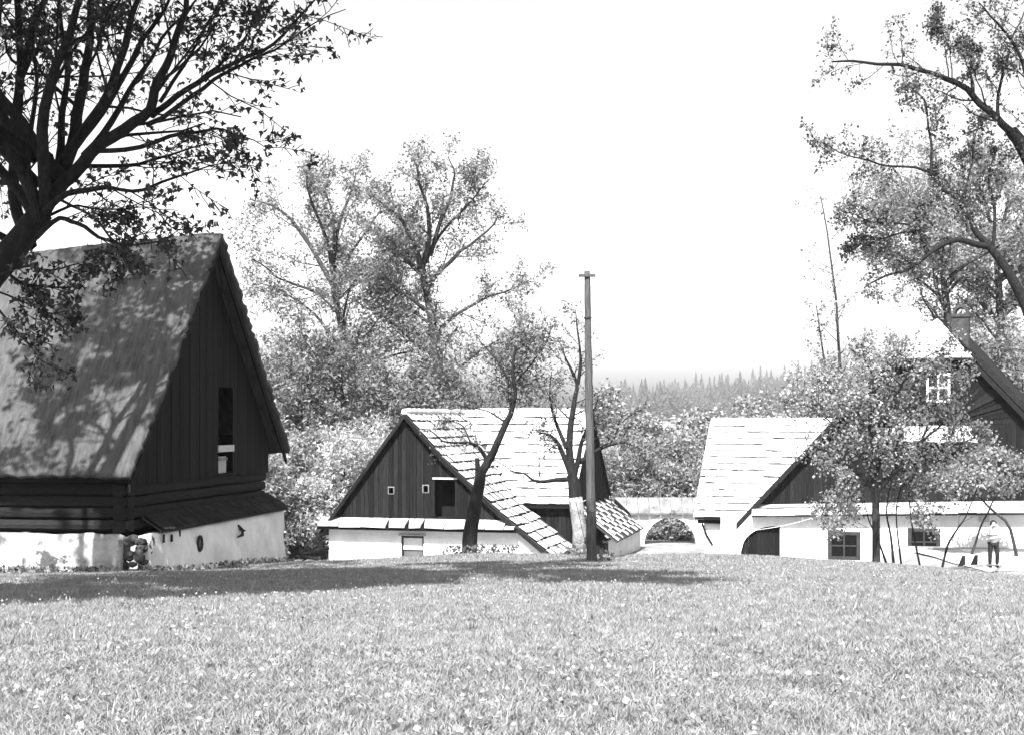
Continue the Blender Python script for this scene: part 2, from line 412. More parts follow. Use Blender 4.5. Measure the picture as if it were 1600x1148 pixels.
# ------------------------------------------------------------------ farm building in the middle: gabled wing + cross wing + lean-to
def middle():
    E = EYE; a = math.radians(14); g = Vector((math.cos(a), -math.sin(a), 0)); e = Vector((math.sin(a), math.cos(a), 0)); out = -e
    A = Vector((-4.58, 60.0, 0))
    root = thing('farm_building', 'low whitewashed farm building with dark board gable and pale tiled roof, behind crooked fruit trees', 'farm building', (A.x, A.y, gnd(A.x, A.y)))
    rake = [(-4.15, -5.2), (-3.9, -4.92), (-1.75, -2.04), (0, .28), (1.66, -1.57), (4.2, -3.88), (6.6, -5.8)]
    rk = lerpf(rake)
    def P(s, k, z): return V3(A + g * s + e * k, E + z)
    # roof decks
    DL = 17
    roof = None
    wings = []
    for (s0, s1) in ((0, 1.66), (1.66, 4.2), (4.2, 6.6), (0, -1.75), (-1.75, -4.05)):
        z0, z1 = rk(s0), rk(s1)
        pts = [P(s1, -.32, z1), P(s1, DL, z1), P(s0, DL, z0), P(s0, -.32, z0)]
        if roof is None: roof = slab('roof', DECK, root, pts, .1)
        else: slab('roof_deck', DECK, roof, pts, .1)
        wings.append((s0, s1, z0, z1))
    # cross wing geometry
    P0 = Vector((.09, 63.0, 0)); ME = -3.85; MR = .38; LM = 2.72
    def Q(s, k, z): return V3(P0 + g * s + e * k, E + z)
    def Mz(p):
        k = (Vector((p.x, p.y, 0)) - P0).dot(e); return E + ME + (MR - ME) * k / 5.0 if k < 5 else E + MR - (MR - ME) * (k - 5) / 5
    def Wz(p):
        s = (Vector((p.x, p.y, 0)) - A).dot(g); return E + rk(s)
    def inM(p):
        v = Vector((p.x, p.y, 0)) - P0
        return 0 < v.dot(e) < 10 and v.dot(g) < LM + .1
    keepW = lambda p: not (inM(p) and Mz(p) > p.z + .12)
    keepM = lambda p: p.z > Wz(p) - .05
    for (s0, s1, z0, z1) in wings[:3]:
        kmax = 11.5 if s1 < 4.3 else 5.0
        tiles(roof, P(s1, -.36, z1), P(s1, kmax, z1), P(s0, -.36, z0), P(s0, kmax, z0), .74, .5, keepW, seed=int(s1 * 10), thick=.03, lift=.08, over=.87)
    # ridge tiles
    for i in range(16):
        b = MB().tube([P(0, -.34 + i * .72, .34), P(0, -.34 + i * .72 + .76, .36)], [.13, .15], 8)
        b.build('ridge_tile', TILE, roof)
    cross = slab('cross_wing_roof', DECK, root, [Q(-5.0, 0, ME), Q(LM, 0, ME), Q(LM, 5, MR), Q(-5.0, 5, MR)], .1)
    slab('roof_deck', DECK, cross, [Q(-5, 10, ME), Q(LM, 10, ME), Q(LM, 5, MR), Q(-5, 5, MR)], .1)
    tiles(cross, Q(-4.6, -.08, ME), Q(LM + .05, -.08, ME), Q(-4.6, 5, MR), Q(LM + .05, 5, MR), .55, .5, keepM, seed=77, thick=.02, lift=.06, over=.92)
    for i in range(9):
        MB().tube([Q(-3.2 + i * .66, 5, MR + .05), Q(-3.2 + i * .66 + .7, 5, MR + .06)], [.12, .14], 8).build('ridge_tile', TILE, cross)
    MB().box(Q(.0, -.06, ME - .16), g * (LM), UP * .1, out * -.05).build('eaves_board', BOARD, cross)
    # verge boards on the wing's gable
    for i in range(len(rake) - 1):
        s0, z0 = rake[i]; s1, z1 = rake[i + 1]
        MB().prism([P(s0, -.36, z0 - .02), P(s1, -.36, z1 - .02), P(s1, -.36, z1 - .24), P(s0, -.36, z0 - .24)], e * .04).build('verge_board', BOARD2, root)
    # gable boards with door and two peep holes
    zt = lambda s: E + rk(s) - .12
    def sx(x):     # photo column -> s on the gable plane
        t = (x - 800) / F; return (t * A.y - A.x) / (g.x - t * g.y)
    def zy(y, s): return E + (HOR - y) / F * (A + g * s).y
    gw = wallprism('gable_backing', INNER, root, A + e * 1.0, g, out, [(-3.4, E - 4.5), (4.4, E - 4.5), (4.1, E - 4.0), (0, E + 0.0)], .05)  # added dark panel behind the boards, keeps light out of the gaps
    dS0, dS1 = sx(680), sx(712); dz0, dz1 = zy(806, dS0), zy(748, dS0)
    h1, h2 = sx(612), sx(666)
    ops = [(dS0, dS1, dz0, dz1), (h1 - .11, h1 + .11, zy(770, h1), zy(761, h1)), (h2 - .11, h2 + .11, zy(768, h2), zy(758, h2))]
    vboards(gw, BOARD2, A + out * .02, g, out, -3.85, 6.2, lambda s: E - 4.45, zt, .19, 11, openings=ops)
    for (c, ya, yb) in ((h1, 770, 761), (h2, 768, 758)):
        za, zb = zy(ya, c), zy(yb, c)
        fr = None
        for (s0, s1, z0, z1) in ((c - .15, c + .15, zb, zb + .045), (c - .15, c + .15, za - .045, za), (c - .15, c - .105, za, zb), (c + .105, c + .15, za, zb)):
            q = MB().box(V3(A + g * s0 + out * .06, z0), g * (s1 - s0), UP * (z1 - z0), out * .03)
            o_ = q.build('peephole_frame' if fr is None else 'frame_strip', mat('grey_old_wood', .08, .16, 5, rand=.3), root if fr is None else fr)
            fr = fr or o_
    df = MB().box(V3(A + g * (dS0 - .09) + out * .05, dz0), g * .09, UP * (dz1 - dz0), out * .04).build('door_frame', BOARD2, root)
    MB().box(V3(A + g * dS1 + out * .05, dz0), g * .08, UP * (dz1 - dz0), out * .04).build('door_post', BOARD2, df)
    MB().box(V3(A + g * (dS0 - .1) + out * .05, dz1), g * (dS1 - dS0 + .2), UP * .08, out * .05).build('door_lintel', PALEW, df)
    # whitewashed wall
    wz = -4.78
    win0, win1 = sx(627), sx(662); wt, wb_ = zy(836, win0), zy(880, win0)
    s_l = sx(514); zg = E - 7.2
    for pts in ([(s_l, zg), (win0, zg), (win0, E + wz), (s_l, E + wz)], [(win0, zg), (win1, zg), (win1, wb_), (win0, wb_)], [(win0, wt), (win1, wt), (win1, E + wz), (win0, E + wz)],
                [(win1, zg), (6.3, zg), (6.3, E - 5.75), (5.3, E - 4.95), (5.1, E + wz), (win1, E + wz)]):
        wallprism('wall', PLASTER, root, A, g, out, pts, .5)
    fr = MB().box(V3(A + g * win0 - out * .12, wb_), g * .07, UP * (wt - wb_), out * .09).build('stable_window', FRAMEW, root)
    MB().box(V3(A + g * (win1 - .07) - out * .12, wb_), g * .07, UP * (wt - wb_), out * .09).build('frame_strip', FRAMEW, fr)
    MB().box(V3(A + g * (win0 + .07) - out * .12, wt - .08), g * (win1 - win0 - .14), UP * .08, out * .09).build('frame_strip', FRAMEW, fr)
    hmid = wb_ + (wt - wb_) * .5
    MB().box(V3(A + g * (win0 + .07) - out * .14, hmid), g * (win1 - win0 - .14), UP * (wt - hmid - .1), out * .04).build('upper_shutter', WHITEP, fr)
    MB().box(V3(A + g * (win0 + .07) - out * .2, wb_), g * (win1 - win0 - .14), UP * (hmid - wb_ - .03), out * .04).build('lower_shutter', mat('grey_board', .06, .12, 4), fr)
    MB().box(V3(A + g * (win0 - .1) - out * .1, wt), g * (win1 - win0 + .2), UP * .07, out * .2).build('lintel', PALEW, fr)
    # broken skirt roof above the wall
    sk = MB().box(V3(A + g * (-3.95) + out * .03, E + wz), g * 8.95, UP * .2, out * .5).build('wall_plate', BOARD2, root)
    Rr = random.Random(5); s = -3.9
    while s < 4.85:
        wd = Rr.uniform(.7, 1.15); e1_ = min(s + wd, 4.95); broken = 1.2 > s > -1.6
        tri = Rr.uniform(.12, .3) if broken else Rr.uniform(0, .03)
        zt0 = E - 4.27 + (0.18 if s > 3.9 else 0) * -1; zb0 = E - 4.56
        p = [V3(A + g * (s + tri) + out * .62, zb0 + Rr.uniform(-.02, .02)), V3(A + g * (e1_ - tri * .25) + out * .62, zb0 + Rr.uniform(-.02, .02)),
             V3(A + g * (e1_ - .01) + out * .04, zt0), V3(A + g * (s + .01) + out * .04, zt0)]
        MB().prism(p, UP * -.09).build('roof_slab', TILE, sk)
        s = e1_
    # cross wing: dark board front, right gable end, lean-to
    Wb = P0 + e * .35
    back = wallprism('cross_wing_wall', INNER, root, P0 + e * .6, g, out, [(-1.5, E - 7), (LM - .2, E - 7), (LM - .2, E + ME), (-1.5, E + ME)], .05)
    vboards(back, BOARD2, Wb, g, out, 0.0, LM - .1, lambda s: E - 6.6, lambda s: E + ME - .02, .2, 21)
    G0 = P0 + g * (LM - .12)
    zt2 = lambda s: E + ME + (MR - ME) * (s / 5 if s < 5 else (10 - s) / 5) - .1
    ge = MB().prism([V3(G0 - g * .4 + e * .4, E - 7), V3(G0 - g * .4 + e * 9.6, E - 7), V3(G0 - g * .4 + e * 9.6, E + ME), V3(G0 - g * .4 + e * 5, E + MR - .4), V3(G0 - g * .4 + e * .4, E + ME)], g * -.05).build('end_gable', INNER, root)
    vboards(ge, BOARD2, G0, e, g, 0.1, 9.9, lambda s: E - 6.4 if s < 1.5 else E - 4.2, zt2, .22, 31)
    for (k0, z0, k1, z1) in ((0, ME, 5, MR), (10, ME, 5, MR)):
        MB().prism([V3(G0 + g * .1 + e * k0, E + z0 - .05), V3(G0 + g * .1 + e * k1, E + z1 - .05), V3(G0 + g * .1 + e * k1, E + z1 - .25), V3(G0 + g * .1 + e * k0, E + z0 - .22)], g * .04).build('verge_board', BOARD, root)
    l0, l1 = V3(G0 + e * 1.2 + g * .05, E - 4.1), V3(G0 + e * 9.8 + g * .05, E - 4.1)
    b0, b1 = V3(G0 + e * 1.6 + g * 1.9, E - 5.6), V3(G0 + e * 9.8 + g * 1.9, E - 5.6)
    lt = slab('lean_to_roof', DECK, root, [b0, b1, l1, l0], .08)
    tiles(lt, b0, b1, l0, l1, 1.4, .34, meshes=TILES, thick=.03, lift=.05, seed=41, over=1.1)
    lw0 = G0 + e * 2.3 + g * 1.35
    MB().prism([V3(lw0, E - 7), V3(lw0 + e * 7.2 + g * .4, E - 7), V3(lw0 + e * 7.2 + g * .4, E - 5.58), V3(lw0, E - 5.62)], g * -.3).build('lean_to_wall', PLASTER, root)
    MB().prism([V3(lw0, E - 7), V3(lw0 - g * 1.3, E - 7), V3(lw0 - g * 1.3, E - 4.4), V3(lw0, E - 5.62)], e * .2).build('lean_to_wall', BOARD2, root)
    # a stay post on the cross wing roof
    st = Q(.9, 1.2, ME + .9)
    MB().tube([st, st + UP * 1.3], [.03, .025], 6).build('stay_rod', IRON, cross)
middle()

# ------------------------------------------------------------------ arched gate wall
def gate():
    E = EYE; d = 74.0
    x0, x1 = (962 - 800) / F * d, (1100 - 800) / F * d
    root = thing('gate_wall', 'white garden wall with round archway and sloping stained cap', 'gate wall', ((x0 + x1) / 2, d, gnd(7, d)))
    cx = (1047 - 800) / F * d; r = 1.4; zc = E - 6.75; top = E - 4.98
    arc = [(cx + r * math.cos(t), zc + r * 1.08 * math.sin(t)) for t in np.linspace(math.pi, 0, 17)]
    b = MB(); zb = E - 7.4
    def V(x, z, y=d): return Vector((x, y, z))
    b.prism([V(x0, zb), V(arc[0][0], zb), V(arc[0][0], top), V(x0, top)], (0, .45, 0))
    b.prism([V(arc[-1][0], zb), V(x1, zb), V(x1, top), V(arc[-1][0], top)], (0, .45, 0))
    for i in range(16):
        (xa, za), (xb, zb2) = arc[i], arc[i + 1]
        b.prism([V(xa, za), V(xb, zb2), V(xb, top), V(xa, top)], (0, .45, 0))
    b.build('wall', PLASTER, root)
    b = MB()
    for i in range(16):
        (xa, za), (xb, zb2) = arc[i], arc[i + 1]
        f = lambda x, z, k: V(cx + (x - cx) * k, zc + (z - zc) * k, d - .06)
        b.prism([f(xa, za, 1.0), f(xb, zb2, 1.0), f(xb, zb2, 1.14), f(xa, za, 1.14)], (0, .055, 0))
    b.build('arch_surround', PLASTERC, root)
    capm = mat('stained_cap', .08, .24, 1.6, bump=.5, spots=(1.1, .56, .05, .08))
    n = 8
    for i in range(n):
        xa = x0 + (x1 - x0) * i / n + .01; xb = x0 + (x1 - x0) * (i + 1) / n - .01
        MB().prism([V(xa, top + .0, d - .3), V(xb, top, d - .3), V(xb, top + .8, d + .35), V(xa, top + .8, d + .35)], (0, .02, -.09)).build('cap_slab', capm, root)
gate()

# ------------------------------------------------------------------ outbuilding with big pale roof (right of the gate)
def outbuilding():
    E = EYE; a = math.radians(17); u = Vector((math.cos(a), -math.sin(a), 0)); e = Vector((math.sin(a), math.cos(a), 0))
    P0 = Vector((8.58, 65, 0)); RZ = -.06; EZ = -4.6; LN = 8.0
    root = thing('outbuilding', 'outbuilding with large bright tiled roof beside the archway', 'outbuilding', (P0.x + 3, P0.y + 2, gnd(11, 67)))
    def Q(s, k, z): return V3(P0 + u * s + e * k, E + z)
    roof = slab('roof', DECK, root, [Q(0, 0, EZ), Q(LN, 0, EZ), Q(LN, 5.25, RZ), Q(0, 5.25, RZ)], .1)
    slab('roof_deck', DECK, roof, [Q(0, 10.5, EZ), Q(LN, 10.5, EZ), Q(LN, 5.25, RZ), Q(0, 5.25, RZ)], .1)
    tiles(roof, Q(-.05, -.1, EZ), Q(LN, -.1, EZ), Q(-.05, 5.25, RZ), Q(LN, 5.25, RZ), .5, .47, seed=51, thick=.02, lift=.06, over=.92)
    for i in range(9):
        MB().tube([Q(i * .8, 5.25, RZ + .03), Q(i * .8 + .84, 5.25, RZ + .05)], [.1, .12], 8).build('ridge_tile', TILE, roof)
    MB().prism([Q(.0, .0, EZ - .06), Q(0, 5.25, RZ - .06), Q(0, 5.25, RZ - .26), Q(0, 0, EZ - .26)], u * .04).build('verge_board', PALEW, root)
    W0 = P0 + e * .45 + u * .4
    wallprism('wall', PLASTERC, root, W0, u, -e, [(0, E - 7.3), (LN - .5, E - 7.3), (LN - .5, E + EZ - .05), (0, E + EZ - .05)], .4)
    MB().prism([V3(W0 + e * .41, E - 7.3), V3(W0 + e * 9, E - 7.3), V3(W0 + e * 9, E + EZ), V3(W0 + e * 4.8, E + RZ - .3), V3(W0 + e * .41, E + EZ)], u * .3).build('wall', PLASTERC, root)
    MB().box(V3(W0 - e * .2 - u * .3, E + EZ - .28), u * 4, UP * .17, e * .17).build('wall_plate', BOARD, root)
    MB().box(V3(W0 - e * .03 + u * 1.15, E - 7.3), u * .04, UP * 2.4, e * .02).build('downpipe', mat('zinc', .2, .3, 5), root)
    b = MB(); q = V3(W0 - e * .1 - u * .1, E + EZ - .3)
    b.tube([q, q + u * .22 - UP * .55, q + u * .5 - UP * 1.0], [.05, .05, .04], 6); b.build('brace', BOARD, root)
outbuilding()

# ------------------------------------------------------------------ house on the right with sunburst gable
def house():
    E = EYE; a = math.radians(12); g = Vector((math.cos(a), -math.sin(a), 0)); out = Vector((-math.sin(a), -math.cos(a), 0))
    rr = math.radians(24); e = Vector((math.sin(rr), math.cos(rr), 0))
    A = Vector((10.73, 63.5, 0)); K = 1.093; Z0 = -4.41; SC = 8.22; HZ = 2.79; sh0 = (HZ - Z0) / K; sh1 = 2 * SC - sh0
    root = thing('house', 'old house with sunburst board gable, half-hipped roof and white ground floor', 'house', (18.7, 62, gnd(18.7, 62)))
    def P(s, k, z): return V3(A + g * s + e * k, E + z)
    def sx(x):
        t = (x - 800) / F; return (t * A.y - A.x) / (g.x - t * g.y)
    def zy(y, s): return E + (HOR - y) / F * (A + g * s).y
    rk = lambda s: Z0 + K * (s if s < SC else 2 * SC - s)
    ZR = rk(SC); kh = 1.9; LK = 16; ov = -.45
    # roof
    roof = slab('roof', DECK, root, [P(-.3, ov, rk(-.3)), P(-.3, LK, rk(-.3)), P(SC, LK, ZR), P(SC, kh, ZR), P(sh0, ov, HZ)], .12)
    sR = 2 * SC + .3
    rs = slab('roof_slope', SHINGLE, roof, [P(sR, ov, rk(sR)), P(sR, LK, rk(sR)), P(SC, LK, ZR), P(SC, kh, ZR), P(sh1, ov, HZ)], .12)
    # old shingles on the visible strip of the right slope
    tiles(rs, P(sR, ov, rk(sR)), P(sR, 5.5, rk(sR)), P(SC, ov, ZR), P(SC, 5.5, ZR), .42, .42, keep=lambda p: p.z < E + HZ + .2 or (Vector((p.x, p.y, 0)) - A - g * SC).dot(e) > kh * .9,
          meshes=SLABS, thick=.03, lift=.05, name='shingle', seed=61)
    hip = slab('half_hip', DECK, roof, [P(sh0 - .1, ov - .15, HZ - .12), P(sh1 + .1, ov - .15, HZ - .12), P(SC, kh, ZR + .03)], .08)
    nh = 6
    for i in range(nh):
        k0, k1 = i / nh, (i + .93) / nh
        hp = lambda c, sd: P((sh0 - .15 + (SC - sh0 + .15) * c) if sd < 0 else (sh1 + .15 + (SC - sh1 - .15) * c), ov - .2 + (kh - ov + .2) * c, HZ - .1 + (ZR - HZ + .14) * c)
        MB().prism([hp(k0, -1) + UP * .06, hp(k0, 1) + UP * .06, hp(k1, 1) + UP * .02, hp(k1, -1) + UP * .02], UP * -.03).build('tile_course', TILE, hip)
    for (s0, s1) in ((-.3, sh0), (sR, sh1)):
        MB().prism([P(s0, ov - .04, rk(s0) + .02), P(s1, ov - .04, HZ + .02), P(s1, ov - .04, HZ - .28), P(s0, ov - .04, rk(s0) - .28)], e * .05).build('verge_board', BOARD2, root)
    # gable: backing, vertical boards below, sunburst above
    zfan = lerpf([(0, -.5), (12, -.15)])
    gwall = wallprism('gable_backing', INNER, root, A - out * .12, g, out, [(.3, E + Z0), (2 * SC - .3, E + Z0), (sh1, E + HZ - .1), (sh0, E + HZ - .1)], .08)  # backing panel added to block light between the boards
    vb_t = lambda s: E + min(rk(s) - .15, zfan(s))
    vboards(gwall, BOARD2, A, g, out, .3, 2 * SC - .3, lambda s: E - 4.05, vb_t, .26, 71,
            openings=[(sx(1421), sx(1439), zy(738, 7), zy(705, 7)), (sx(1484), sx(1512), zy(724, 9), zy(700, 9))])
    fc = sx(1472); fz = E + zfan(fc) + .02
    zlo = lambda s: E + zfan(s) + .03
    # radial wedges clipped by rakes and hip
    def hit(t):
        dx, dz = math.cos(t), math.sin(t); best = 30
        for k in np.linspace(0, 14, 700):
            s = fc + dx * k; z = fz + dz * k
            if z > E + min(rk(s) - .15, HZ - .15): return max(k, .05)
        return best
    win = (sx(1447), sx(1484), zy(628, 8.5), zy(583, 8.5))
    nb = 34; Rr = random.Random(9)
    for i in range(nb):
        t0 = .015 + (math.pi - .03) * i / nb; t1 = .015 + (math.pi - .03) * (i + 1) / nb - .006
        r0, r1 = hit(t0), hit(t1); ri = .0
        pts = [(fc + math.cos(t) * r, fz + math.sin(t) * r) for t, r in ((t0, .12), (t0, r0), (t1, r1), (t1, .12))]
        dd = Rr.uniform(0, .05) + (.03 if i % 2 else 0)
        MB().prism([V3(A + g * s + out * dd, z) for s, z in pts], out * .03).build('sunburst_board', BOARD2, gwall)
    # gable window, set on a frame over the boards
    def window(name, s0, s1, z0, z1, m, off, nx, nz, glass=GLASS, fw=.07, mw=.04):
        O = A + out * off
        fr = MB().box(V3(O + g * s0, z0), g * fw, UP * (z1 - z0), out * .06).build(name, m, root)
        MB().box(V3(O + g * (s1 - fw), z0), g * fw, UP * (z1 - z0), out * .06).build('frame_strip', m, fr)
        MB().box(V3(O + g * (s0 + fw), z1 - fw), g * (s1 - s0 - 2 * fw), UP * fw, out * .06).build('frame_strip', m, fr)
        MB().box(V3(O + g * (s0 + fw), z0), g * (s1 - s0 - 2 * fw), UP * fw, out * .06).build('frame_strip', m, fr)
        for i in range(1, nx):
            c = s0 + (s1 - s0) * i / nx
            MB().box(V3(O + g * (c - mw / 2) + out * .005, z0 + fw), g * mw, UP * (z1 - z0 - 2 * fw), out * .05).build('mullion', m, fr)
        for i in range(1, nz):
            c = z0 + (z1 - z0) * i / nz
            MB().box(V3(O + g * (s0 + fw) + out * .01, c - mw / 2), g * (s1 - s0 - 2 * fw), UP * mw, out * .035).build('glazing_bar', m, fr)
        for i in range(nx):
            for j in range(nz):
                a0 = s0 + (s1 - s0) * i / nx + (fw if i == 0 else mw / 2); a1 = s0 + (s1 - s0) * (i + 1) / nx - (fw if i == nx - 1 else mw / 2)
                c0 = z0 + (z1 - z0) * j / nz + (fw if j == 0 else mw / 2); c1 = z0 + (z1 - z0) * (j + 1) / nz - (fw if j == nz - 1 else mw / 2)
                MB().box(V3(O + g * a0 + out * .015, c0), g * (a1 - a0), UP * (c1 - c0), out * .008).build('pane', glass, fr)
        return fr
    window('gable_window', *win, WHITEP, .12, 2, 2, fw=.1, mw=.08)
    window('upper_window', sx(1421), sx(1439), zy(738, 7), zy(705, 7), WHITEP, -.02, 1, 2)
    window('upper_window', sx(1484), sx(1512), zy(724, 9), zy(700, 9), FRAMEW, -.02, 2, 1)
    # little canopy roof between the floors
    s0, s1 = sx(1408), sx(1524); zc0, zc1 = zy(690, 8), zy(668, 8)
    cn = slab('canopy_roof', DECK, root, [V3(A + g * s0 + out * .75, zc0), V3(A + g * s1 + out * .75, zc0), V3(A + g * (s1 - .3) + out * .08, zc1), V3(A + g * (s0 + .3) + out * .08, zc1)], .06)
    tiles(cn, V3(A + g * s0 + out * .78, zc0), V3(A + g * s1 + out * .78, zc0), V3(A + g * (s0 + .3) + out * .08, zc1), V3(A + g * (s1 - .3) + out * .08, zc1), .45, .45, seed=64, thick=.025, lift=.03)
    MB().box(V3(A + g * s0 + out * .7, zc0 - .18), g * (s1 - s0), UP * .1, out * -.1).build('canopy_beam', BOARD, root)
    for s in (s0 + .1, s1 - .2):
        MB().box(V3(A + g * s + out * .62, zc0 - .18), g * .1, UP * -1.1, out * .1).build('canopy_post', BOARD, root)
    # ground floor: white wall with two windows, arched gate
    O = A + out * .45
    zp = lerpf([(0, -4.32), (11, -4.02), (18, -3.9)])       # underside of skirt roof
    w1 = (sx(1293) , sx(1344), zy(872, 3.6), zy(828, 3.6)); w2 = (sx(1417), sx(1468), zy(866, 7.5), zy(823, 7.5))
    sa = sx(1219); cuts = [sa, w1[0], w1[1], w2[0], w2[1], 2 * SC]
    zg = E - 7.2
    wall = None
    def wp(pts):
        return wallprism('wall', PLASTERC, root, O, g, out, pts, .45)
    for i in (0, 2, 4):
        wp([(cuts[i], zg), (cuts[i + 1], zg), (cuts[i + 1], E + zp(cuts[i + 1])), (cuts[i], E + zp(cuts[i]))])
    for wn in (w1, w2):
        wp([(wn[0], zg), (wn[1], zg), (wn[1], wn[2]), (wn[0], wn[2])]); wp([(wn[0], wn[3]), (wn[1], wn[3]), (wn[1], E + zp(wn[1])), (wn[0], E + zp(wn[0]))])
        window('ground_floor_window', wn[0] + .01, wn[1] - .01, wn[2], wn[3], FRAMEW, .4, 2, 2, fw=.16, mw=.06)
    # arched gate of dark boards with white surround
    g0 = sx(1158); ztop = zy(820, 1); zs = zy(862, 1)
    rad = sa - g0 - .02
    def arch(s):     # quarter arch rising to the right
        t = min(max((sa - .25 - s) / (sa - .25 - g0), 0), 1); return zs + (ztop - zs) * math.sqrt(max(0, 1 - t * t))
    dw = MB().prism([V3(O - out * .3 + g * g0, zg), V3(O - out * .3 + g * sa, zg), V3(O - out * .3 + g * sa, ztop - .05), V3(O - out * .3 + g * (g0 + .5), ztop - .4)], out * -.05).build('gate_door', INNER, root)
    vboards(dw, BOARD, O - out * .2, g, out, g0 + .02, sa - .02, lambda s: zg, lambda s: arch(s) - .02, .17, 81)
    b = MB(); ss = np.linspace(g0, sa, 14)
    for i in range(13):
        b.prism([V3(O + g * ss[i], arch(ss[i])), V3(O + g * ss[i + 1], arch(ss[i + 1])), V3(O + g * ss[i + 1], E + zp(ss[i + 1])), V3(O + g * ss[i], E + zp(ss[i]))], -out * .35)
    b.prism([V3(O + g * (g0 - .9), zg), V3(O + g * g0, zg), V3(O + g * g0, E + zp(0) - .02), V3(O + g * (g0 - .9), E + zp(0) - .02)], -out * .35)
    b.build('arch_wall', PLASTERC, root)
    # skirt roof of pale slabs
    sk = MB().prism([V3(A + g * .35 + out * .1, E + zp(.35)), V3(A + g * 17.5 + out * .1, E + zp(17.5)), V3(A + g * 17.5 + out * .1, E + zp(17.5) + .3), V3(A + g * .35 + out * .1, E + zp(.35) + .3)], out * .35).build('skirt_plate', BOARD, root)
    MB().prism([V3(A + g * .3 + out * .97, E + zp(.3) - .06), V3(A + g * 17.4 + out * .97, E + zp(17.4) - .06), V3(A + g * 17.4 + out * .06, E + zp(17.4) + .33), V3(A + g * .3 + out * .06, E + zp(.3) + .33)], UP * -.03).build('skirt_light_stop', BOARD, sk)  # continuous board added under the slabs to shut out light between them
    Rr = random.Random(12); s = .3
    while s < 17.4:
        e1 = s + Rr.uniform(.55, .8); j = Rr.uniform(-.02, .02)
        MB().prism([V3(A + g * (s + .01) + out * 1.0, E + zp(s) + .02 + j), V3(A + g * e1 + out * 1.0, E + zp(e1) + .02 + j), V3(A + g * e1 + out * .05, E + zp(e1) + .42), V3(A + g * (s + .01) + out * .05, E + zp(s) + .42)], UP * -.05).build('roof_slab', TILE, sk)
        s = e1
    # meter box, plinth
    s = sx(1536)
    MB().box(V3(O + g * (s - .2) + out * .003, zy(813, 10)), g * .4, UP * .36, out * .12).build('meter_box', mat('grey_box', .3, .4, 5), root)
    MB().box(V3(O + g * (sx(1440)) + out * .003, E - 7), g * 8, UP * (7 - 5.72), out * .12).build('plinth', mat('plinth_render', .35, .5, 2, bump=.4), root)
    # chimney with arched hood
    c = at(1502, 500, 64.6); cz = c.z
    base = Vector((c.x, c.y, 0)); hw = .36
    zt = E + (HOR - 492) / F * 64.6
    ch = MB().box(V3(base - g * hw - e * hw, E + 2.4), g * 2 * hw, UP * (zt - .12 - E - 2.4), e * 2 * hw).build('chimney', BRICK, roof)
    ch2 = MB().box(V3(base - g * (hw + .07) - e * (hw + .07), zt - .12), g * 2 * (hw + .07), UP * .14, e * 2 * (hw + .07)).build('chimney_cap', BRICK, roof)
    b = MB(); pr = [(math.cos(t), math.sin(t)) for t in np.linspace(0, math.pi, 11)]
    for i in range(10):
        f = lambda q, r: V3(base + g * q[0] * r - e * hw, zt + .02 + q[1] * r * 1.25)
        b.prism([f(pr[i], .24), f(pr[i + 1], .24), f(pr[i + 1], .36), f(pr[i], .36)], e * 2 * hw)
    b.build('chimney_hood', BRICK, roof)
house()

# ------------------------------------------------------------------ utility pole
def pole():
    b = at(925, 868, 38); z0 = gnd(b.x, b.y)
    root = thing('utility_pole', 'tall bare wooden utility pole with small crossarm on the meadow edge', 'pole', (b.x, b.y, z0))
    t = at(917, 424, 38); n = 30; R = random.Random(3)
    pts = [Vector((b.x, b.y, z0 - .3)).lerp(t, i / n) + Vector((R.uniform(-.012, .012), R.uniform(-.012, .012), 0)) for i in range(n + 1)]
    MB().tube(pts, [(.145 - .065 * i / n) * R.uniform(.96, 1.05) for i in range(n + 1)], 14).build('shaft', POLEW, root, True)
    c = at(917, 431, 38)
    MB().box(c + Vector((-.23, -.13, -.04)), (.46, 0, 0), (0, 0, .07), (0, .09, 0)).build('crossarm', POLEW, root)
    for dx in (-.19, .19):
        q = c + Vector((dx, -.085, .03)); MB().tube([q, q + UP * .05, q + UP * .1], [.02, .03, .02], 8).build('insulator', WHITEP, root)
    for y, r in ((497, .105), (549, .1), (798, .15)):
        q = at(917 + 8 * (y - 424) / 444, y, 38)
        MB().tube([q - UP * .02, q + UP * .02], [r, r], 14).build('wire_band', IRON if y == 497 else POLEW, root)
pole()

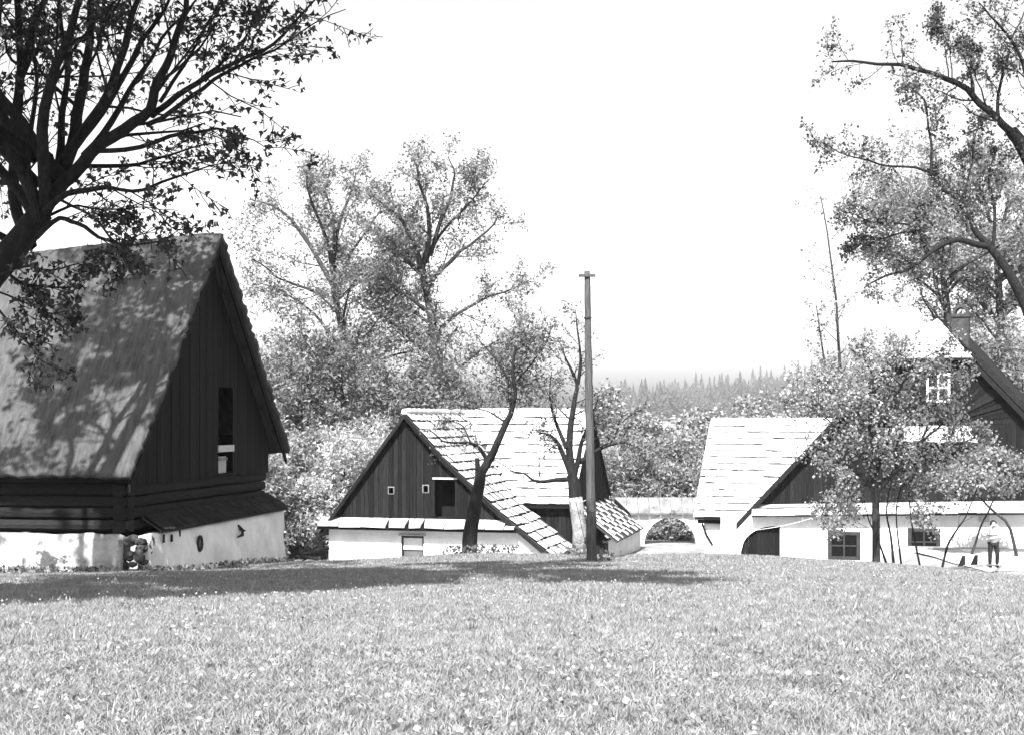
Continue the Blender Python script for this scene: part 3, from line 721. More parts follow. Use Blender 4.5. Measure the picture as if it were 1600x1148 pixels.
# ------------------------------------------------------------------ vegetation
def nrm(v): return v / (np.linalg.norm(v) + 1e-9)
class Tree:
    def __init__(s, seed): s.R = np.random.RandomState(seed); s.b = MB(); s.lp = []; s.segs = 0; s.lobed = False; s.fine = False
    def tube(s, pts, rad):
        r = max(rad); k = 10 if r > .18 else 7 if r > .06 else 4 if r > .015 else 3
        s.b.tube(pts, list(rad), k, caps=False); s.segs += len(pts)
    def grow(s, p, d, L, r, lev, P):
        R = s.R; n = max(3, min(9, int(L / P['step']))); pts = [np.array(p, float)]; ds = []
        d = nrm(np.array(d, float)); tz = P['trop'][min(lev, len(P['trop']) - 1)]; wg = P['wig']
        for i in range(n):
            d = nrm(d + R.normal(0, wg, 3) + np.array([0, 0, tz])); ds.append(d); pts.append(pts[-1] + d * L / n)
        rad = np.linspace(r, max(r * P.get('taper', .35), .006), n + 1)
        s.tube([Vector(q) for q in pts], rad)
        s.spawn(pts, ds, rad, L, lev, P)
    def spawn(s, pts, ds, rad, L, lev, P, t0=None):
        R = s.R; n = len(pts) - 1; last = P['levels']
        if lev >= last:
            for q in pts[1:]: s.lp.append(q)
            return
        if lev == last - 1:
            for q in pts[n // 2:]: s.lp.append(q)
        nc = P['nch'][lev]; t0 = P['t0'] if t0 is None else t0
        for j in range(nc):
            t = t0 + (1 - t0) * (j + R.uniform(0, 1)) / nc; i = min(int(t * n), n - 1); f = t * n - i
            q = pts[i] * (1 - f) + pts[i + 1] * f; d = ds[i]
            a = np.radians(R.uniform(*P['ang'])); ax = nrm(np.cross(d, R.normal(0, 1, 3)))
            c = nrm(d * math.cos(a) + ax * math.sin(a))
            if P.get('flat'): c[2] *= P['flat']; c = nrm(c)
            s.grow(q, c, L * P['ratio'] * R.uniform(.7, 1.2) * (1.15 - .5 * t), max(rad[i] * P.get('rr', .55) * R.uniform(.7, 1), .007), lev + 1, P)
    def limb(s, pts, r0, r1, lev, P, t0=.15, jit=.0):
        """explicit limb through points"""
        pp = [np.array(tuple(q), float) for q in pts]; dense = [pp[0]]
        for i in range(len(pp) - 1):
            for k in (1, 2, 3):
                q = pp[i] + (pp[i + 1] - pp[i]) * k / 3
                dense.append(q + s.R.normal(0, jit, 3) if k < 3 else q)
        for _ in range(1):
            dense = [dense[0]] + [(dense[i - 1] + 2 * dense[i] + dense[i + 1]) / 4 for i in range(1, len(dense) - 1)] + [dense[-1]]
        rad = np.linspace(r0, r1, len(dense)); s.tube([Vector(q) for q in dense], rad)
        ds = [nrm(dense[i + 1] - dense[i]) for i in range(len(dense) - 1)]
        L = sum(np.linalg.norm(dense[i + 1] - dense[i]) for i in range(len(dense) - 1))
        s.spawn(dense, ds, rad, L, lev, P, t0)
        return dense
    def leaves(s, per, size, spread, droop=0.3, maxn=None, keep=1.0):
        R = s.R; Pn = np.array(s.lp)
        if keep < 1: Pn = Pn[R.rand(len(Pn)) < keep]
        C = np.repeat(Pn, per, 0); n = len(C)
        if maxn and n > maxn: C = C[R.choice(n, maxn, False)]; n = maxn
        C = C + R.normal(0, spread, (n, 3)); return (maple_leaves if s.lobed else fineleaves if s.fine else leafcards)(C, size, R, droop)
    def build(s, root, bark, leafm, per, size, spread, droop=.3, maxn=None, keep=1.0):
        me = s.b.mesh(bark); me.shade_smooth(); link('trunk', me, root)
        V, q = s.leaves(per, size, spread, droop, maxn, keep); rawmesh('crown', V, q, leafm, root)
        return len(q)
def maple_leaves(C, size, R, droop):
    prof = [(0, 0), (.2, .48), (.44, .24), (1, .05), (.46, -.22), (.24, -.5)]
    n = len(C); a = R.uniform(0, 2 * np.pi, n); b = R.normal(-droop, .6, n)
    U = np.stack([np.cos(a) * np.cos(b), np.sin(a) * np.cos(b), np.sin(b)], -1)
    N = R.normal(0, 1, (n, 3)) + np.array([0, 0, .6]); W = np.cross(U, N); W /= np.linalg.norm(W, axis=1, keepdims=True) + 1e-9
    sz = (size * R.uniform(.55, 1.35, n))[:, None]
    V = np.stack([C + U * sz * p + W * sz * q for p, q in prof], 1).reshape(-1, 3)
    return V, np.arange(len(prof) * n).reshape(n, -1)
def fineleaves(C, size, R, droop):
    n = len(C); D1 = R.normal(0, 1, (n, 3)); D1 /= np.linalg.norm(D1, axis=1, keepdims=True); D2 = R.normal(0, 1, (n, 3)); D2 /= np.linalg.norm(D2, axis=1, keepdims=True)
    sz = (size * R.uniform(.6, 1.35, n))[:, None]
    V = np.stack([C, C + D1 * sz, C + D2 * sz * .8], 1).reshape(-1, 3)
    return V, np.arange(3 * n).reshape(n, 3)
def leafcards(C, size, R, droop):
    n = len(C); a = R.uniform(0, 2 * np.pi, n); b = R.normal(-droop, .7, n)
    U = np.stack([np.cos(a) * np.cos(b), np.sin(a) * np.cos(b), np.sin(b)], -1)
    N = R.normal(0, 1, (n, 3)) + np.array([0, 0, .6]); W = np.cross(U, N); W /= np.linalg.norm(W, axis=1, keepdims=True) + 1e-9
    sz = (size * R.uniform(.6, 1.35, n))[:, None]; wd = sz * R.uniform(.35, .5, n)[:, None]
    V = np.stack([C, C + U * sz * .5 + W * wd, C + U * sz, C + U * sz * .45 - W * wd], 1).reshape(-1, 3)
    return V, np.arange(4 * n).reshape(n, 4)
NLEAF = [0]
MAPLE = dict(step=.5, trop=(.05, .06, .05, .02, 0), wig=.14, levels=4, nch=(9, 7, 5, 4), t0=.25, ang=(28, 58), ratio=.55, rr=.5)
def freetree(name, label, cat, x, d, h, seed, P, bark, leafm, per, size, spread, trunk=.3, r=.3, group=None, lean=(0, 0), maxn=None, keep=1.0, droop=.3, base=None, nstem=1):
    X = (x - 800) / F * d; z0 = gnd(X, d) if base is None else base
    root = thing(name, label, cat, (X, d, z0), group); T = Tree(seed); T.fine = 60 < d < 100
    if T.fine: per *= 2; size *= .85; maxn = int(maxn * 1.7)
    for k in range(nstem):
        off = np.array([T.R.normal(0, .25), T.R.normal(0, .25), 0]) if nstem > 1 else np.zeros(3)
        dirn = np.array([lean[0] + (T.R.normal(0, .35) if nstem > 1 else 0), lean[1] + (T.R.normal(0, .35) if nstem > 1 else 0), 1])
        T.grow(np.array([X, d, z0 - .2]) + off, dirn, h * .62 * (T.R.uniform(.75, 1.05) if nstem > 1 else 1), r, 0, dict(P, t0=trunk))
    NLEAF[0] += T.build(root, bark, leafm, per, size, spread, droop, maxn, keep)
    return root

def left_maple():
    D = 20.0
    bx, by = -8.9, 20.2
    root = thing('maple_tree', 'large dark spreading maple in front of the tall barn, trunk at the picture edge', 'tree', (bx, by, gnd(bx, by)))
    T = Tree(11); R = T.R; T.lobed = True
    P = dict(step=.35, trop=(.02, .02, .0, -.02), wig=.16, levels=3, nch=(0, 9, 6), t0=.2, ang=(20, 55), ratio=.34, rr=.42)
    Q = lambda pts, dd=0, slope=0: [at(x, y, D + dd + slope * i) for i, (x, y) in enumerate(pts)]
    T.limb([Vector((bx, by, gnd(bx, by) - .3)), at(-130, 700, D), at(-90, 560, D), at(-35, 455, D), at(25, 385, D), at(66, 330, D)], .3, .17, 3, dict(P, levels=9, nch=(0,) * 10), jit=.01)
    def L(pts, r0, r1, dd=0, slope=0, t0=.2, **kw):
        T.limb(Q(pts, dd, slope), r0 * .56, r1 * .6, 1, dict(P, **kw), t0, jit=.035)
    L([(66, 335), (100, 282), (140, 238), (200, 203), (236, 175), (246, 130), (266, 88), (280, 45), (292, 0), (300, -90), (330, -170)], .2, .03, 0, -.12)
    L([(236, 182), (262, 163), (312, 132), (350, 108), (400, 85), (442, 58), (484, 12), (520, -30)], .1, .015, -.3, -.1)
    L([(228, 196), (300, 150), (332, 124), (380, 104), (432, 82), (470, 50), (540, 15)], .08, .012, -.6, .1)
    L([(80, 285), (112, 230), (126, 160), (136, 95), (143, 5), (150, -120), (170, -260)], .2, .04, .2, .25)
    L([(98, 255), (140, 190), (166, 150), (192, 88), (202, 40), (216, 0), (250, -120), (270, -240)], .15, .03, .1, -.3)
    L([(118, 228), (160, 176), (186, 130), (216, 76), (242, 34), (262, 0), (300, -60)], .12, .025, 0, .2)
    L([(70, 330), (104, 300), (150, 295), (190, 298), (240, 290), (300, 270), (345, 256)], .1, .012, -.4, -.15)
    L([(56, 372), (92, 335), (122, 350), (152, 372), (190, 386), (248, 378), (284, 356)], .08, .01, -.2, -.2)
    L([(110, 262), (200, 258), (250, 248), (300, 232), (345, 222)], .08, .012, .3, .2)
    L([(150, 236), (220, 232), (290, 205), (340, 202), (382, 214), (424, 236)], .08, .01, -.5, -.1)
    L([(48, 385), (18, 310), (26, 200), (34, 100), (26, 0), (10, -140), (0, -260)], .18, .04, .3, .3)
    L([(72, 318), (62, 200), (82, 120), (112, 60), (124, 0), (130, -100), (100, -240)], .17, .03, -.2, -.4)
    L([(60, 350), (20, 290), (-40, 210), (-90, 120), (-140, 20), (-180, -100)], .18, .04, .2, .4)
    L([(40, 400), (-20, 360), (-90, 320), (-170, 280), (-250, 230)], .12, .02, .2, -.3)
    L([(36, 410), (10, 425), (40, 448), (90, 450), (125, 445)], .06, .012, -.5, -.1)
    L([(80, 300), (130, 330), (160, 352), (185, 395), (215, 425)], .05, .01, -.3, -.2)
    L([(90, 275), (96, 210), (108, 130), (100, 60), (92, 0), (95, -80)], .12, .02, .4, .1)
    L([(130, 245), (178, 190), (200, 140), (232, 100), (250, 60), (300, 10), (340, -40)], .1, .015, -.3, .2)
    L([(250, 160), (280, 110), (312, 70), (330, 30), (350, -10)], .06, .012, .2, .1)
    L([(320, 128), (350, 90), (390, 55), (405, 10)], .04, .01, -.2, .1)
    L([(58, 350), (44, 260), (52, 160), (50, 60), (62, -20)], .1, .02, -.4, .2)
    L([(60, 345), (110, 322), (160, 330), (210, 322), (262, 330)], .05, .01, .4, -.2)
    L([(0, 430), (40, 415), (80, 425), (120, 412), (160, 425)], .05, .01, -.5, -.1)
    L([(-20, 450), (30, 470), (70, 490), (110, 485)], .04, .01, -.3, -.2)
    L([(-30, 460), (10, 500), (50, 540), (70, 580)], .04, .01, -.4, -.1)
    # the crown's upper right, above the picture: it throws the shade band on the meadow
    i0 = len(T.lp)
    for k, pts in enumerate([[(300, -90), (330, -230), (400, -390), (520, -470), (650, -520), (790, -550)], [(300, -90), (320, -240), (380, -370), (470, -470), (560, -570), (640, -650)], [(270, -240), (340, -500), (420, -590), (520, -670), (600, -730)], [(330, -170), (350, -300), (420, -430), (540, -470), (700, -490), (900, -510)], [(170, -430), (220, -530), (290, -640), (350, -730)], [(330, -170), (360, -310), (450, -450), (600, -570), (760, -610)]]):
        L(pts, .09, .02, (0, 0, 0, -1, 0, 0, 0)[k], (-.7, .5, -.3, -.9, .4, -1.3, -.2)[k], nch=(0, 14, 7), ratio=.28, trop=(.02, .06, .05, .03))
    high = np.array(T.lp[i0:]); del T.lp[i0:]
    # limbs toward and away from the camera, in the crown's depth
    for k in range(5):
        a = R.uniform(1.5, 4.9); p = at(70 + R.uniform(-20, 40), 300 + R.uniform(-60, 30), D)
        T.grow(tuple(p), (math.cos(a) * .8, math.sin(a) * 1.0, .75), R.uniform(4, 6.5), .1, 0, dict(P, nch=(9, 6, 4), levels=3, ratio=.42))
    NLEAF[0] += T.build(root, BARK, LF_DARK, 6, .088, .07, .5, maxn=52000, keep=.24)
    C = np.repeat(high, 5, 0); C = C + R.normal(0, .22, C.shape); C = C[R.choice(len(C), min(len(C), 26000), False)]
    Vh, qh = leafcards(C, .26, R, .3); rawmesh('crown', Vh, qh, LF_DARK, root)
left_maple()
MAPLE_S = dict(MAPLE, ratio=.56)
freetree('maple_tree', 'big maple standing mostly beyond the picture edge whose shadow dapples the barn roof', 'tree', -320, 26, 31, 12, MAPLE_S, BARK, LF_DARK, 10, .19, .1, .3, .4, maxn=50000, keep=.46)
freetree('maple_tree', 'maple beyond the picture edge that shades the near grass in front of the barn', 'tree', -960, 11.5, 21, 13, MAPLE_S, BARK, LF_DARK, 4, .42, .24, .45, .35, maxn=30000)
# tall maples behind the middle building
def tall(name, label, trunk, r0, limbs, D, seed, h_extra, leafm=LF, maxn=42000):
    b = at(*trunk[0], D); z0 = gnd(b.x, D); root = thing(name, label, 'tree', (b.x, D, z0), 'tall trees behind the farm building'); T = Tree(seed); T.fine = True
    P = dict(step=.7, trop=(.05, .06, .04, .0), wig=.15, levels=3, nch=(0, 9, 6), t0=.15, ang=(25, 60), ratio=.34, rr=.45)
    T.limb([Vector((b.x, D, z0 - .3))] + [at(x, y, D) for x, y in trunk], r0, r0 * .45, 1, dict(P, nch=(0, 10, 7), ratio=.2), .35, jit=.03)
    for pts, r in limbs:
        pts = [(x, y + 40 * min(max((340 - y) / 120, 0), 1)) for x, y in pts]
        dd = T.R.uniform(-1.2, 1.2)
        T.limb([at(x, y, D + dd * i) for i, (x, y) in enumerate(pts)], r, .03, 1, P, .15, jit=.08)
    for k in range(h_extra):
        x, y = trunk[T.R.randint(1, len(trunk))]; a = T.R.uniform(0, 6.28)
        T.grow(tuple(at(x, y, D)), (math.cos(a), math.sin(a), .6), T.R.uniform(4, 7), .12, 1, dict(P, ratio=.5))
    NLEAF[0] += T.build(root, BARKB, leafm, 11, .2, .27, .2, maxn=int(maxn * 1.9), keep=.7)
tall('maple_tree', 'tall airy spring tree behind the farm building, the one nearer the barn',
     [(560, 640), (548, 580), (536, 520), (526, 470)], .42,
     [([(526, 470), (518, 420), (528, 360), (540, 310), (552, 265), (556, 235)], .2), ([(524, 455), (500, 410), (475, 370), (445, 330), (420, 310), (392, 298)], .2),
      ([(520, 430), (512, 380), (490, 320), (478, 270), (480, 225)], .16), ([(528, 440), (545, 400), (575, 360), (590, 330), (612, 318)], .12),
      ([(530, 540), (500, 500), (465, 470), (430, 450), (400, 440)], .12), ([(520, 400), (522, 330), (505, 280), (515, 235)], .1), ([(540, 560), (575, 520), (600, 490), (612, 470)], .1)], 95, 21, 6)
tall('maple_tree', 'tall airy spring tree behind the farm building, its crown highest over the ridge',
     [(690, 640), (684, 560), (672, 490), (664, 440)], .45,
     [([(664, 440), (655, 395), (630, 345), (600, 310), (578, 280)], .2), ([(668, 450), (690, 420), (715, 395), (740, 378), (770, 350), (778, 335)], .18),
      ([(660, 420), (672, 370), (668, 310), (655, 260), (650, 215)], .2), ([(672, 400), (690, 340), (705, 290), (712, 240), (700, 205)], .16),
      ([(665, 410), (700, 350), (740, 300), (765, 250)], .12), ([(678, 520), (715, 490), (760, 462), (800, 452), (830, 440)], .13), ([(676, 510), (640, 480), (610, 470), (585, 455)], .12),
      ([(690, 600), (735, 560), (780, 530), (815, 510)], .12)], 92, 22, 7, maxn=50000)
BUSHY = dict(step=.5, trop=(.04, .05, .03, .0), wig=.2, levels=3, nch=(10, 7, 6), t0=.12, ang=(30, 75), ratio=.55, rr=.5)
under = [(455, 84, 9.5, 'leafy tree close behind the barn gable', LF), (520, 88, 13.5, 'dense tree under the nearer tall crown', LF), (590, 82, 12.0, 'dense dark tree rising over the gable peak', LF),
         (660, 86, 13.5, 'dense tree below the highest crown', LF), (735, 83, 12.5, 'dense tree behind the ridge of the pale roof', LF), (800, 88, 12.5, 'thin-topped tree behind the pale roof beside the crooked tree', LF),
         (415, 80, 10.5, 'bright leafy tree peeping past the barn roof edge', LF_PALE)]
for i, (x, d, h, lb, lm) in enumerate(under):
    freetree('deciduous_tree', lb, 'tree', x, d, h * 1.42, 30 + i, BUSHY, BARKB, lm, 3, .27, .28, .12, .22, 'trees behind the farm building', nstem=2, maxn=30000)
for i, (x, d, h, lb) in enumerate([(470, 67, 6.6, 'white blossoming bush beside the barn wall'), (545, 69, 8.0, 'white blossoming tree left of the board gable'), (600, 74, 8.6, 'blossoming tree behind the gable slope'), (500, 72, 7.6, 'blossom bush between barn and farm building')]):
    freetree('blossom_tree', lb, 'tree', x, d, h * 1.25, 50 + i, BUSHY, BARKB, BLOSSOM if i != 0 else LF_PALE, 3, .2, .22, .1, .14, 'blossoming trees beside the barn', nstem=3, maxn=30000)
for i, (x, d, h, lb) in enumerate([(955, 84, 7.6, 'pale bush behind the lean-to roof'), (1005, 88, 8.6, 'pale leafy tree behind the stained wall cap'), (1060, 86, 8.0, 'pale leafy tree seen above and through the archway'), (1105, 90, 7.8, 'pale tree against the bright roof edge'), (1045, 79, 3.6, 'bush seen through the round archway'), (1028, 77.5, 2.4, 'low bush in the archway, at its pole side'), (1064, 77.5, 2.4, 'low bush in the archway, at its bright roof side'), (865, 86, 10, 'pale tree behind the limewashed trunk')]):
    freetree('pale_bush', lb, 'bush', x, d, h * (1.04 if d > 80 else 1), 60 + i, BUSHY, BARKB, LF_PALE, 3, .24, .26, .08, .13, 'pale bushes behind the archway', nstem=3, maxn=26000)
for i, (x, d, h, lb) in enumerate([(1130, 210, 14, 'far pale tree over the bright roof'), (1190, 230, 14, 'far pale tree in the middle over the bright roof'), (1010, 240, 17, 'far pale tree above the archway'), (1255, 200, 15, 'far pale tree at the corner of the bright roof'), (960, 220, 17, 'far pale tree beside the pole'), (1015, 120, 10.2, 'loose tree behind the pale bushes nearer the pole'), (1062, 128, 10.2, 'loose tree behind the pale bushes over the archway'), (1100, 125, 9.8, 'loose tree behind the bright roof corner'), (975, 118, 10.5, 'loose tree over the lean-to roof')]):
    freetree('far_tree', lb, 'tree', x, d, h, 70 + i, BUSHY, BARKB, LF_PALE, 2, .6 if d > 150 else .36, .6 if d > 150 else .4, .12, .2, 'far trees over the roofs', nstem=2, maxn=9000)

# crooked fruit trees in front of the middle building
FRUIT = dict(step=.25, trop=(.03, .03, .02, .0), wig=.22, levels=3, nch=(0, 9, 8), t0=.2, ang=(30, 80), ratio=.34, rr=.4)
def crooked1():
    D = 46; b = at(733, 862, D); z0 = gnd(b.x, D)
    root = thing('fruit_tree', 'crooked dark fruit tree leaning over the board gable and pale roof', 'tree', (b.x, D, z0)); T = Tree(81)
    Q = lambda pts, sl=0: [at(x, y, D + sl * i) for i, (x, y) in enumerate(pts)]
    nol = dict(FRUIT, levels=9, nch=(0,) * 10)
    T.limb([Vector((b.x, D, z0 - .2)), at(735, 830, D), at(741, 795, D), at(748, 760, D), at(752, 735, D)], .27, .17, 3, nol, jit=.01)
    T.limb(Q([(752, 738), (768, 712), (778, 690), (790, 662), (800, 640), (806, 615), (800, 580), (806, 540)]), .15, .04, 1, FRUIT, .4, jit=.015)
    T.limb(Q([(747, 748), (746, 725), (745, 715)]), .1, .07, 3, nol, jit=.005)
    T.limb(Q([(762, 722), (752, 700), (735, 690), (712, 692), (690, 690), (672, 672)], -.1), .08, .015, 1, FRUIT, .2, jit=.03)
    T.limb(Q([(735, 690), (725, 665), (705, 655), (690, 660)], .15), .04, .01, 1, FRUIT, .1, jit=.03)
    T.limb(Q([(765, 715), (775, 718), (800, 735), (815, 740)], -.1), .02, .008, 2, FRUIT, .2, jit=.02)
    T.limb(Q([(802, 600), (780, 570), (760, 545), (740, 520)], .2), .05, .012, 1, FRUIT, .1, jit=.03)
    T.limb(Q([(804, 600), (830, 570), (850, 545), (862, 510)], -.2), .05, .012, 1, FRUIT, .1, jit=.03)
    T.limb(Q([(790, 660), (760, 640), (730, 635), (700, 640)], .2), .04, .01, 1, FRUIT, .1, jit=.03)
    NLEAF[0] += T.build(root, BARK, LF, 2, .085, .1, .2, maxn=5000, keep=.26)
crooked1()
def crooked2():
    D = 44; b = at(905, 858, D); z0 = gnd(b.x, D)
    root = thing('fruit_tree', 'forked fruit tree with limewashed lower trunk beside the pole', 'tree', (b.x, D, z0)); T = Tree(82)
    Q = lambda pts, sl=0: [at(x, y, D + sl * i) for i, (x, y) in enumerate(pts)]
    me = MB().tube([Vector((b.x, D, z0 - .2)), at(906, 830, D), at(902, 800, D), at(899, 776, D)], [.26, .235, .23, .225], 12)
    me.build('limewashed_trunk', LIME, root, True)
    nol = dict(FRUIT, levels=9, nch=(0,) * 10)
    T.limb([at(899.3, 778, D), at(897, 755, D), at(893, 740, D)], .223, .16, 3, nol, jit=.005)
    P = FRUIT
    T.limb(Q([(893, 742), (882, 715), (872, 690), (858, 678), (838, 674)]), 0.112, .015, 1, P, .3, jit=.02)
    T.limb(Q([(894, 740), (888, 700), (892, 660), (897, 625), (903, 600), (890, 570), (878, 545)], .1), 0.138, .02, 1, P, .3, jit=.02)
    T.limb(Q([(897, 742), (905, 710), (912, 680), (925, 650), (935, 620)], -.1), 0.100, .015, 1, P, .3, jit=.02)
    T.limb(Q([(903, 600), (908, 560), (902, 520), (898, 480)], -.1), 0.062, .01, 1, P, .1, jit=.03)
    T.limb(Q([(899, 748), (880, 748), (850, 752), (832, 750), (820, 738), (795, 735)], -.05), 0.088, .015, 2, dict(P, nch=(0, 2, 4)), .3, jit=.015)
    T.limb(Q([(905, 722), (928, 706), (952, 694), (978, 690), (1000, 700)], -.1), 0.088, .012, 1, P, .3, jit=.02)
    T.limb(Q([(955, 692), (965, 668), (985, 648), (1005, 640)], .1), 0.050, .01, 1, P, .2, jit=.02)
    T.limb(Q([(885, 700), (868, 660), (858, 620), (862, 580)], .2), 0.075, .012, 1, P, .2, jit=.02)
    NLEAF[0] += T.build(root, BARK, LF, 2, .085, .1, .2, maxn=12000, keep=.55)
crooked2()

# pear tree in front of the house and saplings beside it
PEAR = dict(step=.3, trop=(.03, .04, .03, .0), wig=.18, levels=3, nch=(0, 10, 8), t0=.15, ang=(30, 75), ratio=.42, rr=.45)
def pear():
    D = 46; b = at(1369, 864, D); z0 = gnd(b.x, D)
    root = thing('pear_tree', 'full leafy fruit tree standing before the white house wall between its windows', 'tree', (b.x, D, z0)); T = Tree(91)
    nol = dict(PEAR, levels=9, nch=(0,) * 10)
    T.limb([Vector((b.x, D, z0 - .2)), at(1369, 830, D), at(1368, 790, D), at(1369, 762, D)], .14, .12, 3, nol, jit=.008)
    Q = lambda pts, sl: [at(x, y, D + sl * i) for i, (x, y) in enumerate(pts)]
    for pts, sl, r in [([(1368, 768), (1350, 745), (1325, 728), (1305, 718), (1285, 700)], -.1, .09), ([(1366, 765), (1370, 730), (1382, 695), (1392, 660), (1398, 620), (1400, 585)], .1, .11),
                       ([(1372, 765), (1400, 735), (1430, 715), (1460, 708), (1485, 715)], -.15, .09), ([(1368, 750), (1352, 715), (1338, 690), (1330, 650), (1322, 610)], .2, .08),
                       ([(1376, 755), (1410, 725), (1440, 690), (1455, 650), (1462, 610)], .3, .08), ([(1368, 740), (1362, 690), (1360, 640), (1365, 590)], -.3, .08),
                       ([(1398, 620), (1420, 580), (1450, 555), (1480, 545)], -.2, .05), ([(1440, 690), (1475, 660), (1500, 620), (1510, 585)], -.2, .05), ([(1460, 708), (1500, 690), (1535, 680)], -.2, .04), ([(1365, 590), (1350, 560), (1345, 535)], .1, .04), ([(1400, 585), (1410, 555), (1400, 530)], .1, .04), ([(1362, 752), (1335, 765), (1318, 790), (1300, 815)], .2, .04), ([(1384, 748), (1420, 762), (1448, 785), (1455, 812)], -.2, .04), ([(1345, 738), (1310, 760), (1290, 790), (1283, 815)], -.2, .05), ([(1368, 760), (1340, 700), (1300, 660), (1262, 632), (1225, 628)], -.3, .05),
                       ([(1398, 640), (1430, 600), (1460, 570)], -.3, .05), ([(1330, 650), (1300, 620), (1290, 590)], .2, .04), ([(1378, 700), (1350, 660), (1330, 620)], -.5, .05), ([(1400, 730), (1400, 690), (1420, 640)], -.5, .05)]:
        T.limb(Q(pts, sl), r, .012, 1, PEAR, .12, jit=.025)
    NLEAF[0] += T.build(root, BARKB, LF_PEAR, 5, .1, .12, .3, maxn=62000, keep=.6)
pear()
def sapling(pts, r, D, lb, seed, leaf=LF_PALE, name='sapling', nch=(0, 5, 3), n=400):
    b = at(*pts[0], D); z0 = gnd(b.x, D); root = thing(name, lb, 'sapling', (b.x, D, z0), 'saplings before the white wall'); T = Tree(seed)
    P = dict(FRUIT, nch=nch, ratio=.42, ang=(20, 50), trop=(.08, .08, .05, 0))
    T.limb([Vector((b.x, D, z0 - .15))] + [at(x, y, D) for x, y in pts[1:]], r, .012, 1, P, .5, jit=.01)
    NLEAF[0] += T.build(root, BARK, leaf, 1, .08, .07, .2, maxn=n)
sapling([(1468, 874), (1480, 850), (1494, 828), (1500, 820), (1512, 800), (1528, 760)], .05, 46, 'bare leaning sapling right of the second dark window', 101, n=120)
sapling([(1440, 872), (1430, 845), (1422, 800), (1420, 760), (1430, 720)], .04, 46, 'slender sapling across the second dark window', 102)
sapling([(1398, 864), (1392, 835), (1384, 800), (1390, 760)], .06, 47, 'short stem beside the leafy fruit tree trunk', 103)
sapling([(1390, 864), (1372, 842), (1358, 815), (1350, 780)], .05, 47, 'stem leaning across behind the leafy fruit tree trunk', 104)
sapling([(1410, 866), (1402, 830), (1400, 790), (1412, 740)], .04, 47, 'thin upright stem left of the second dark window', 105)
LIL = dict(step=.25, trop=(.02, .08, .06, .03), wig=.2, levels=3, nch=(9, 7, 6), t0=.8, ang=(35, 85), ratio=.42, rr=.5)
freetree('lilac_tree', 'pale leafy small tree hiding the upper storey at the picture edge', 'tree', 1590, 57, 6.6, 111, LIL, BARKB, LF_PALE, 5, .13, .2, .76, .08, maxn=16000)
freetree('lilac_tree', 'pale leafy small tree before the little canopy roof of the house', 'tree', 1515, 57.5, 6.2, 112, LIL, BARKB, LF_PALE, 5, .13, .2, .8, .06, maxn=12000)

